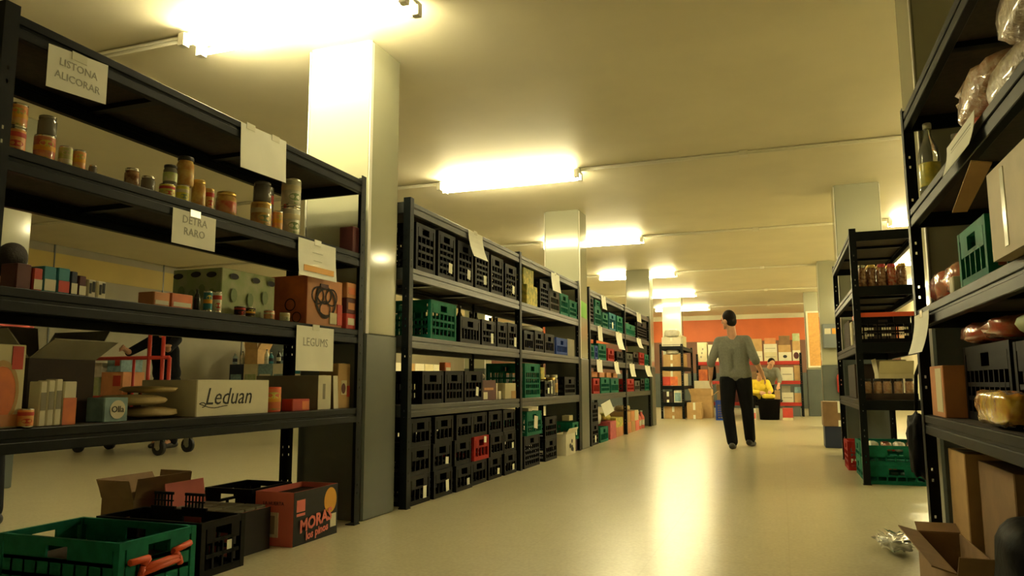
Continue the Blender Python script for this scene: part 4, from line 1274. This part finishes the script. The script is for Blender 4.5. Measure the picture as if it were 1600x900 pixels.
# its root sits at (19.02, .725): turn it so that the open side looks down the aisle
brk.rotation_euler = (0, 0, math.pi / 2)
brk.location = (-0.74, 19.02, 0)
G = 'cartons on the red beamed rack'
BR = [
    (-.36, -.06, 1.31, .21, 'card_cream', 'cream carton on the red top beam, beside the stack of three'),
    (-.36, -.06, 1.521, .20, 'card_white', 'white carton on the cream one'),
    (-.34, -.08, 1.722, .14, 'card_peach', 'peach carton topping the white one'),
    (-.03, .26, 1.31, .21, 'card_white', 'white carton with a dark mark on the red top beam'),
    (-.03, .25, 1.521, .17, 'card_tan', 'tan carton in the middle of the stack of three'),
    (-.01, .24, 1.692, .22, 'card_brown', 'brown carton topping the stack of three'),
    (.29, .46, 1.31, .25, 'card_white', 'white carton with a round dark print at the rack end'),
    (.29, .46, 1.561, .22, 'card_tan', 'tan carton above the round printed one'),
    (.30, .46, 1.782, .18, 'card_green', 'greenish carton topping the rack end'),
    (.0, .28, .84, .32, 'card_white', 'wide white carton on the middle red beam'),
    (.30, .46, .84, .36, 'card_tan', 'tall tan carton on the middle red beam'),
    (-.34, -.04, .84, .26, 'card_brown', 'brown carton on the middle red beam'),
    (.0, .26, .33, .23, 'card_white', 'low white carton on the bottom red beam'),
    (.0, .20, .561, .16, 'card_grey', 'grey carton on the low white one'),
    (.28, .46, .33, .22, 'card_tan', 'tan carton on the bottom red beam'),
    (.29, .45, .551, .14, 'card_ltblue', 'striped pale carton on the bottom tan one'),
    (-.34, -.04, .33, .28, 'card_tan', 'tan carton on the bottom red beam behind the black tub'),
    (-1.93, -1.70, 1.31, .48, 'card_cream', 'tall cream carton with faint print at the hidden rack end'),
    (-1.67, -1.42, 1.31, .42, 'card_white', 'tall white printed carton beside the tall cream one'),
    (-1.38, -1.12, 1.31, .28, 'card_ltblue', 'pale blue carton on the red top beam behind the walking person'),
    (-1.08, -.80, 1.31, .30, 'card_tan', 'tan carton directly behind the walking person'),
    (-.67, -.40, 1.31, .24, 'card_white', 'white carton right of the walking shoulder'),
    (-1.93, -1.70, .84, .28, 'card_orange', 'orange printed pack on the middle red beam'),
    (-1.38, -1.05, .84, .24, 'card_white', 'white carton low behind the walking arm'),
    (-.66, -.38, .84, .22, 'card_brown', 'long brown carton on the middle red beam'),
    (-1.4, -.9, .33, .3, 'card_maroon', 'maroon carton on the bottom red beam'),
    (-.66, -.40, .33, .3, 'card_tan', 'tan carton deep behind the walking legs'),
    (-1.38, -1.12, 1.591, .26, 'card_cream', 'cream carton on the pale blue one behind the walking person'),
    (-1.08, -.80, 1.611, .30, 'card_white', 'white carton on the tan one directly behind the walking person'),
    (-.67, -.40, 1.551, .30, 'card_tan', 'tan carton stacked on the white one by the walking shoulder'),
    (-1.93, -1.70, .33, .40, 'card_brown', 'brown carton on the bottom red beam at the hidden rack end'),
]
for x0, x1, z, h, mt, lb in BR:
    b = carton('cardboard_box', 'box', lb.replace('right of', 'beside'), x0, x1, 19.06, 19.40, z, h, mt, G, None)
    if 'dark mark' in lb:
        disc(b, 'y', .5, .5, .05, .04, 'ink_dark', 7)
    elif 'round dark' in lb:
        disc(b, 'y', .45, .5, .06, .08, 'card_maroon')
    elif 'faint print' in lb or 'white printed' in lb:
        for q in range(3):
            patch(b, 'y', .3 + .1 * q, .45 + .1 * q, .2 + .2 * q, .3 + .2 * q, 'card_grey')
    elif mt in ('card_white', 'card_cream'):
        patch(b, 'y', .12, .88, .44, .5, 'card_grey')
bag('bin_bag', 'dark rubbish bag stuffed on the middle red beam', 'bag', -1.69, -1.50, 19.05, 19.4, .84, .40, 'bag_black', None, 84)
carton('cardboard_box', 'box', 'dark grey crate on the floor under the red beamed rack', .06, .41, 19.09, 19.4, 0, .28, 'cabinet_grey', G, None)

tb_ = thing('tub', 'big round black rubber tub beside the person in yellow', 'tub', (-.27, 17.3, 0))
MB().lathe([(.19, 0), (.20, .01), (.235, .41), (.245, .42), (.245, .435), (.225, .435), (.19, .02)], 24).build('tub_body', 'bag_black', tb_)
m = MB()
for s in (-1, 1):
    m.path([(s * .24, -.05, .38), (s * .28, -.04, .41), (s * .28, .04, .41), (s * .24, .05, .38)], .01, 6)
m.build('handle', 'bag_black', tb_)['kind'] = 'stuff'
bag('bag', 'yellow and lime plastic bag in the mouth of the black tub', 'bag', -.42, -.12, 17.16, 17.38, .436, .12, 'cloth_yellow', None, 86)
rb = carton('cardboard_box', 'box', 'bright red box with pale foot on the floor beside the tub', 0.0, .21, 17.2, 17.45, 0, .25, 'card_red', None, None)
patch(rb, 'y', 0, 1, 0, .2, 'card_cream')
pb = carton('packet', 'packet', 'small pink and white pack at the feet of the person in yellow', -.64, -.54, 17.2, 17.3, 0, .24, 'card_white', None, None)
patch(pb, 'y', .1, .9, .1, .6, 'card_pink')

# ------------------------------------------------------------------ side hall seen through the tin rack
tl = thing('hand_trolley', 'red tubular hand trolley loaded with goods in the side hall', 'trolley', (-7.25, 6.95, 0))
MB().bev(-.75, .72, -.28, .28, .20, .26, .01).build('platform', 'rubber', tl)
for sx in (-.62, .60):
    for sy in (-.22, .22):
        w = MB().tube((sx, sy - .02, .085), (sx, sy + .02, .085), .085, 16).build('wheel', 'rubber', tl)
        m = MB()
        m.tube((sx, sy - .024, .085), (sx, sy + .024, .085), .03, 10)
        m.box(sx - .035, sx + .035, sy - .035, sy - .028, .085, .20)
        m.box(sx - .035, sx + .035, sy + .028, sy + .035, .085, .20)
        m.build('caster_fork', 'steel', w)
m = MB()
for x in (.42, .62):
    m.tube((x, -.26, .26), (x, -.26, 1.40), .022, 8)
m.tube((.42, -.26, 1.40), (.62, -.26, 1.40), .022, 8)
m.tube((-.72, -.26, 1.10), (.72, -.26, 1.10), .022, 8)
m.tube((-.72, -.26, .26), (-.72, -.26, 1.10), .022, 8)
m.tube((.72, -.26, .26), (.72, -.26, 1.10), .022, 8)
m.tube((.2, -.26, .26), (.2, -.26, 1.10), .016, 8)
m.build('frame', 'metal_red', tl)
m = MB()
m.box(.36, .74, -.29, -.27, .66, .78)
m.build('nameplate', 'metal_red', tl)
G = 'goods on the red trolley'
for lb, x0, x1, z, h, mt in (('white packed carton, lowest on the red trolley', -7.98, -7.45, .26, .30, 'card_white'), ('red lidded tray on the lowest trolley carton', -7.98, -7.30, .561, .10, 'card_red'),
                             ('green and white pack on the trolley tray', -7.98, -7.70, .662, .22, 'card_green'), ('white crinkled pack above the green trolley pack', -7.98, -7.66, .883, .17, 'bag_white'),
                             ('pale pink carton leaning on the trolley tray', -7.66, -7.32, .662, .28, 'card_peach'), ('blue and white pack on the pale pink trolley carton', -7.58, -7.36, .943, .18, 'card_ltblue'),
                             ('dark carton at the handle end of the trolley', -7.28, -6.90, .26, .34, 'card_black'), ('small dark bottle pack on the dark trolley carton', -7.24, -6.96, .601, .14, 'card_black')):
    b = carton('cardboard_box', 'box', lb, x0, x1, 6.80, 7.12, z + .002, h, mt, G, None)
    if 'dark bottle' in lb:
        patch(b, 'y', .2, .6, .2, .9, 'card_white')
    if 'pale pink' in lb:
        patch(b, 'y', .55, .9, .4, .85, 'card_red')
G = 'drink packs stacked in the side hall'
for i in range(6):
    for k in range(3):
        b = carton('drink_pack', 'pack', 'pack of bottled drinks stacked in the side hall, column %s, %s' % (ORD[i], ('lowest', 'middle', 'topmost')[k]), -10.2 + i * .34, -9.88 + i * .34, 12.0, 12.4, k * .395, .39, ('card_ltblue', 'card_white', 'card_teal', 'water', 'card_navy', 'card_cream')[(i + 2 * k) % 6], G, None)
        patch(b, 'y', .1, .9, .2, .5, ('card_white', 'card_ltblue', 'card_white', 'card_white', 'card_ltblue', 'card_green')[(i + 2 * k) % 6])
carton('cardboard_box', 'box', 'open tan carton on top of the stacked drink packs', -9.86, -9.56, 12.02, 12.38, 1.186, .28, 'card_tan', None, None, (110, 120, 100, 100))
for i in range(14):
    if i in (2, 3, 4):
        continue
    bottle('drink bottle standing loose on the stacked drink packs, %s along' % (ORD + ['thirteenth', 'fourteenth'])[i], -10.14 + i * .142, 12.08 + .05 * (i % 2), 1.186, .045, .22 + .03 * (i % 3), ('water', 'card_white', 'card_teal', 'bottle_dark')[(i * 5) % 4], 'label_white' if i % 2 else 'card_navy', ('plastic_white', 'lid_dark')[i % 2], 'loose drink bottles in the side hall')
cg = thing('metal_cabinet', 'grey metal cabinet behind the stacked drink packs', 'cabinet', (-9.75, 13.1, 0))
MB().bev(-.36, .36, -.25, .25, 0, 1.72, .01).build('body', 'cabinet_grey', cg)
MB().bev(-.34, .34, -.268, -.251, .06, 1.68, .004).build('door', 'cabinet_grey', cg)
MB().box(.24, .26, -.285, -.268, .8, 1.0).build('handle', 'steel', cg)
for i in range(8):
    for k in range(3):
        b = carton('cardboard_box', 'box', 'pale carton in the long pile beside the side hall wall, column %s, %s' % (ORD[i], ('lowest', 'middle', 'topmost')[k]), -10.5, -10.05, 17.2 + i * .62, 17.78 + i * .62, k * .46, .455, ('card_white', 'card_cream', 'card_white', 'card_tan')[(i * 3 + k) % 4], 'cartons piled along the side hall wall', None)
MB().box(X0, X0 + .008, 23.4, Y1 - .02, 2.12, 2.97).build('painted_band', 'wall_orange', wl)


# ------------------------------------------------------------------ people
def capsule(mb, p0, r0, p1, r1, n=14):
    p0, p1 = Vector(p0), Vector(p1)
    d = p1 - p0
    L = d.length
    if L < 1e-6:
        d = Vector((0, 0, 1))
    d.normalize()
    u = d.orthogonal().normalized()
    w = d.cross(u)
    rings = []
    for k in range(5):
        a = -math.pi / 2 + k * (math.pi / 2) / 4.0
        rings.append((p0 + d * r0 * math.sin(a), max(r0 * math.cos(a), 1e-4)))
    for k in range(5):
        a = k * (math.pi / 2) / 4.0
        rings.append((p1 + d * r1 * math.sin(a), max(r1 * math.cos(a), 1e-4)))
    vs = []
    for c, r in rings:
        for i in range(n):
            t = 2 * math.pi * i / n
            vs.append(c + u * math.cos(t) * r + w * math.sin(t) * r)
    fs = []
    for k in range(len(rings) - 1):
        for i in range(n):
            j = (i + 1) % n
            fs.append((k * n + i, k * n + j, k * n + n + j, k * n + n + i))
    fs.append(tuple(reversed(range(n))))
    fs.append(tuple(range(n * (len(rings) - 1), n * len(rings))))
    mb.add(vs, fs, 0, True)


def ellipsoid(mb, c, ax, ay, az, X, Y, Z, n=18):
    c = Vector(c)
    vs = []
    nv = 12
    for j in range(nv + 1):
        ph = -math.pi / 2 + math.pi * j / nv
        for i in range(n):
            t = 2 * math.pi * i / n
            k = max(math.cos(ph), 1e-3)
            vs.append(c + X * (ax * math.cos(t) * k) + Y * (ay * math.sin(t) * k) + Z * (az * math.sin(ph)))
    fs = []
    for j in range(nv):
        for i in range(n):
            q = (i + 1) % n
            fs.append((j * n + i, j * n + q, j * n + n + q, j * n + n + i))
    fs.append(tuple(reversed(range(n))))
    fs.append(tuple(range(n * nv, n * nv + n)))
    mb.add(vs, fs, 0, True)


def fuse(mb, name, m, parent, voxel, smooth=3):
    """melts the overlapping shapes of mb into one continuous skin"""
    me = mb.mesh(name, m)
    o = bpy.data.objects.new(name, me)
    COL.objects.link(o)
    r = o.modifiers.new('r', 'REMESH')
    r.mode = 'VOXEL'
    r.voxel_size = voxel
    r.use_smooth_shade = True
    s = o.modifiers.new('s', 'SMOOTH')
    s.iterations = smooth
    s.factor = 0.5
    dg = bpy.context.evaluated_depsgraph_get()
    me2 = bpy.data.meshes.new_from_object(o.evaluated_get(dg))
    bpy.data.objects.remove(o)
    bpy.data.meshes.remove(me)
    me2.name = name
    for p in me2.polygons:
        p.use_smooth = True
    return link(name, me2, parent)


def person(label, J, top, bottom, sleeve=1.0, voxel=0.008, hair=0.06, face=(0, -1, 0), shoe='shoe', long_hair=False, group=None, curl=0.35, loc=None, hem=0.06):
    """J: joints in world space: head chest pelvis, and for l/r: sh el wr hip kn an; feet point along J['toe']"""
    V = {k: Vector(v) for k, v in J.items()}
    base = Vector((V['pelvis'].x, V['pelvis'].y, 0))
    for k in V:
        if not k.startswith('toe') and k != 'hand_dir':
            V[k] = V[k] - base
    t = thing('person', label, 'person', base, 0, group)
    F = Vector(face).normalized()
    Hc = V['head']
    neck = V['chest'] + (V['sh_l'] + V['sh_r'] - 2 * V['chest']) * 0.5
    up = (Hc - neck).normalized()
    S = F.cross(up).normalized()
    Fh = up.cross(S).normalized()
    b = MB()
    # head and face
    ellipsoid(b, Hc + up * .015, .074, .092, .098, S, Fh, up)
    ellipsoid(b, Hc - up * .055 + Fh * .022, .056, .066, .062, S, Fh, up)
    capsule(b, Hc + Fh * .088 + up * .012, .009, Hc + Fh * .108 - up * .030, .014, 10)
    capsule(b, Hc + Fh * .080 - up * .098, .02, Hc + Fh * .074 - up * .092, .022, 10)
    for s in (-1, 1):
        ellipsoid(b, Hc + S * (s * .076) - Fh * .008 - up * .012, .010, .020, .032, S, Fh, up, 10)
        capsule(b, Hc + Fh * .078 + S * s * .030 + up * .022, .012, Hc + Fh * .078 + S * s * .036 + up * .022, .012, 8)
    capsule(b, Hc - up * .08 - Fh * .015, .054, neck - up * .02, .060)
    ch, pv = V['chest'], V['pelvis']
    side = (V['sh_r'] - V['sh_l']).normalized()
    capsule(b, V['sh_l'] + side * .06, .055, V['sh_r'] - side * .06, .055)
    for s in (-1, 1):
        capsule(b, ch + side * s * .07, .095, pv + side * s * .055 + (ch - pv) * .35, .085)
        capsule(b, pv + side * s * .055 + (ch - pv) * .35, .085, pv + side * s * .06, .095)
    for q in ('l', 'r'):
        sh, el, wr = V['sh_' + q], V['el_' + q], V['wr_' + q]
        capsule(b, sh, .050, el, .038)
        capsule(b, el, .039, wr, .026)
        d = (wr - el).normalized()
        hd = Vector(J['hand_dir']).normalized() if 'hand_dir' in J else d
        n = (pv - wr)
        n = (n - hd * n.dot(hd)).normalized()      # palm looks at the body
        k = hd.cross(n).normalized()                # across the palm, thumb side is +front
        if k.dot(F) < 0:
            k = -k
        capsule(b, wr + k * .014, .022, wr + hd * .075 + k * .026, .017, 10)
        capsule(b, wr - k * .010, .022, wr + hd * .072 - k * .022, .016, 10)
        capsule(b, wr, .022, wr + hd * .075, .018, 10)
        for i, (off, L) in enumerate(((.030, .066), (.010, .075), (-.010, .070), (-.029, .054))):
            a = wr + hd * .078 + k * off
            m1 = a + (hd + n * curl * .5).normalized() * L * .52
            m2 = m1 + (hd + n * curl * 2.0).normalized() * L * .48
            capsule(b, a, .0098, m1, .0092, 8)
            capsule(b, m1, .0092, m2, .0080, 8)
        a = wr + hd * .025 + k * .026
        m1 = a + (hd * .7 + k * .7 + n * .15).normalized() * .038
        m2 = m1 + (hd + n * .3 + k * .1).normalized() * .030
        capsule(b, a, .0130, m1, .0112, 8)
        capsule(b, m1, .0112, m2, .0088, 8)
        hp, kn, an = V['hip_' + q], V['kn_' + q], V['an_' + q]
        capsule(b, hp, .082, kn, .050)
        capsule(b, kn, .050, an, .034)
        tv = Vector(J['toe_' + q]).normalized()
        capsule(b, an, .034, an + tv * .10 - Vector((0, 0, .035)), .03, 10)
    fuse(b, 'body', 'skin', t, voxel, 3)
    # hair
    b = MB()
    ellipsoid(b, Hc + up * .030 - Fh * .016, .080, .090, .094, S, Fh, up)
    ellipsoid(b, Hc - up * .02 - Fh * .040, .070, .062, .075, S, Fh, up)
    if long_hair:
        capsule(b, Hc - Fh * .06, .06, Hc - Fh * .08 - up * .16, .05)
    fuse(b, 'hair', 'hair', t, voxel, 2)
    for s in (-1, 1):
        ellipsoid(MB(), Hc, .01, .01, .01, S, Fh, up)
        e = MB()
        ellipsoid(e, Hc + Fh * .084 + S * s * .031 + up * .006, .011, .008, .007, S, Fh, up, 10)
        e.build('eye', 'eye', t)
    e = MB()
    ellipsoid(e, Hc + Fh * .087 - up * .060, .022, .008, .007, S, Fh, up, 12)
    e.build('mouth', 'lips', t)
    # upper garment
    g = MB()
    capsule(g, V['sh_l'] + side * .06, .062, V['sh_r'] - side * .06, .062)
    capsule(g, neck + up * .020, .060, ch - up * .02, .11)
    for q in ('l', 'r'):
        capsule(g, neck + up * .018, .056, V['sh_' + q], .064)
    up2 = (ch - pv).normalized()
    for s in (-1, 1):
        capsule(g, ch + side * s * .085, .112, pv + side * s * .075 + (ch - pv) * .40, .106)
        capsule(g, pv + side * s * .075 + (ch - pv) * .40, .106, pv + side * s * .084 + up2 * hem, .112)
    capsule(g, pv - side * .06 + up2 * hem, .112, pv + side * .06 + up2 * hem, .112)
    for q in ('l', 'r'):
        sh, el, wr = V['sh_' + q], V['el_' + q], V['wr_' + q]
        capsule(g, sh, .066, el, .052)
        if sleeve > .5:
            f = (sleeve - .5) * 2
            e2 = el + (wr - el) * f
            capsule(g, el, .053, e2, .053 - .012 * f)
    fuse(g, 'sweater' if top == 'knit_grey' else 'jacket', top, t, voxel, 4)
    # trousers
    g = MB()
    for s in (-1, 1):
        capsule(g, pv + side * s * .065 + up2 * .04, .092, pv + side * s * .075 - up2 * .05, .104)
    for q in ('l', 'r'):
        hp, kn, an = V['hip_' + q], V['kn_' + q], V['an_' + q]
        capsule(g, hp, .108, kn, .078)
        capsule(g, kn, .078, an + Vector((0, 0, -.005)), .066)
    fuse(g, 'trousers', bottom, t, voxel, 4)
    for q in ('l', 'r'):
        an = V['an_' + q]
        tv = Vector(J['toe_' + q]).normalized()
        dz = Vector((0, 0, -an.z))
        g = MB()
        lift = J.get('lift_' + q, (0, 0, 0))[2]
        o = an + Vector((0, 0, -.055))
        capsule(g, o - tv * .05, .040, o + tv * .06 + Vector((0, 0, -.006)), .042)
        capsule(g, o + tv * .06 + Vector((0, 0, -.008)), .042, o + tv * .15 + Vector((0, 0, -.014)), .032)
        fuse(g, 'shoe', shoe, t, min(voxel, .01), 2)
    return t


# the walker in the aisle, seen from behind, glancing to his side
person('person in grey sweater and black trousers walking away down the aisle', dict(
    head=(-.588, 9.72, 1.583), chest=(-.555, 9.76, 1.24), pelvis=(-.535, 9.78, .885),
    sh_l=(-.715, 9.76, 1.312), sh_r=(-.388, 9.76, 1.322), el_l=(-.818, 9.70, 1.060), el_r=(-.292, 9.72, 1.085), wr_l=(-.838, 9.78, .865), wr_r=(-.218, 9.82, .905),
    hip_l=(-.625, 9.77, .83), hip_r=(-.445, 9.79, .83), kn_l=(-.640, 9.70, .455), kn_r=(-.415, 9.90, .465), an_l=(-.590, 9.58, .095), an_r=(-.400, 10.02, .105),
    toe_l=(.05, 1, 0), toe_r=(.25, 1, -.05)), 'knit_grey', 'cloth_black', .56, .0065, face=(-.80, .60, -.02), hem=.02)
# at the red trolley in the side hall
pt = person('person in black top bending arms over the red trolley', dict(
    head=(-7.42, 7.42, 1.56), chest=(-7.42, 7.52, 1.22), pelvis=(-7.42, 7.58, .88),
    sh_l=(-7.22, 7.50, 1.36), sh_r=(-7.62, 7.50, 1.36), el_l=(-7.12, 7.26, 1.22), el_r=(-7.78, 7.30, 1.20), wr_l=(-6.92, 7.06, 1.25), wr_r=(-7.62, 7.06, 1.24),
    hip_l=(-7.33, 7.58, .82), hip_r=(-7.51, 7.58, .82), kn_l=(-7.32, 7.56, .46), kn_r=(-7.52, 7.56, .46), an_l=(-7.32, 7.62, .095), an_r=(-7.52, 7.62, .095),
    toe_l=(0, -1, 0), toe_r=(0, -1, 0)), 'cloth_black', 'cloth_black', .5, .011, face=(.1, -1, -.15))
lettering('AL CAMPO', .05, 'card_white', pt, (0.02, -.195, .44), (1, 0, 0), (0, 0, 1))
# head showing over the second shelf at the end of the tin rack
person('dark haired person standing behind the end of the tin rack', dict(
    head=(-4.18, 3.03, 1.50), chest=(-4.26, 3.03, 1.14), pelvis=(-4.30, 3.03, .80),
    sh_l=(-4.26, 2.85, 1.27), sh_r=(-4.26, 3.21, 1.27), el_l=(-4.32, 2.78, 1.00), el_r=(-4.36, 3.28, 1.02), wr_l=(-4.50, 2.84, .92), wr_r=(-4.54, 3.22, .95),
    hip_l=(-4.30, 2.95, .75), hip_r=(-4.30, 3.11, .75), kn_l=(-4.33, 2.94, .42), kn_r=(-4.33, 3.12, .42), an_l=(-4.29, 2.94, .095), an_r=(-4.29, 3.12, .095),
    toe_l=(-1, 0, 0), toe_r=(-1, 0, 0)), 'cloth_red', 'cloth_black', 1.0, .011, face=(-1, .15, -.2))
# two people crouching by the tub at the end
person('crouching person in a yellow jacket beside the black tub', dict(
    head=(-.43, 17.75, 1.00), chest=(-.47, 17.86, .68), pelvis=(-.46, 18.0, .42),
    sh_l=(-.30, 17.82, .80), sh_r=(-.64, 17.86, .80), el_l=(-.22, 17.66, .62), el_r=(-.62, 17.66, .60), wr_l=(-.24, 17.50, .60), wr_r=(-.45, 17.52, .58),
    hip_l=(-.38, 18.0, .40), hip_r=(-.56, 18.0, .40), kn_l=(-.34, 17.70, .46), kn_r=(-.64, 17.70, .44), an_l=(-.34, 17.86, .095), an_r=(-.64, 17.86, .095),
    toe_l=(0, -1, 0), toe_r=(0, -1, 0)), 'cloth_yellow', 'cloth_black', .95, .011, face=(.5, -1, -1.0))
person('person in pale grey top stooping behind the one in yellow', dict(
    head=(-.20, 18.30, 1.24), chest=(-.27, 18.42, .98), pelvis=(-.34, 18.62, .78),
    sh_l=(-.08, 18.40, 1.08), sh_r=(-.44, 18.36, 1.08), el_l=(-.02, 18.22, .88), el_r=(-.48, 18.18, .88), wr_l=(-.06, 18.04, .74), wr_r=(-.34, 18.04, .76),
    hip_l=(-.26, 18.62, .74), hip_r=(-.43, 18.62, .74), kn_l=(-.24, 18.56, .42), kn_r=(-.45, 18.56, .42), an_l=(-.24, 18.66, .095), an_r=(-.45, 18.66, .095),
    toe_l=(0, -1, 0), toe_r=(0, -1, 0)), 'knit_grey', 'cloth_black', .8, .011, face=(.3, -1, -.9))
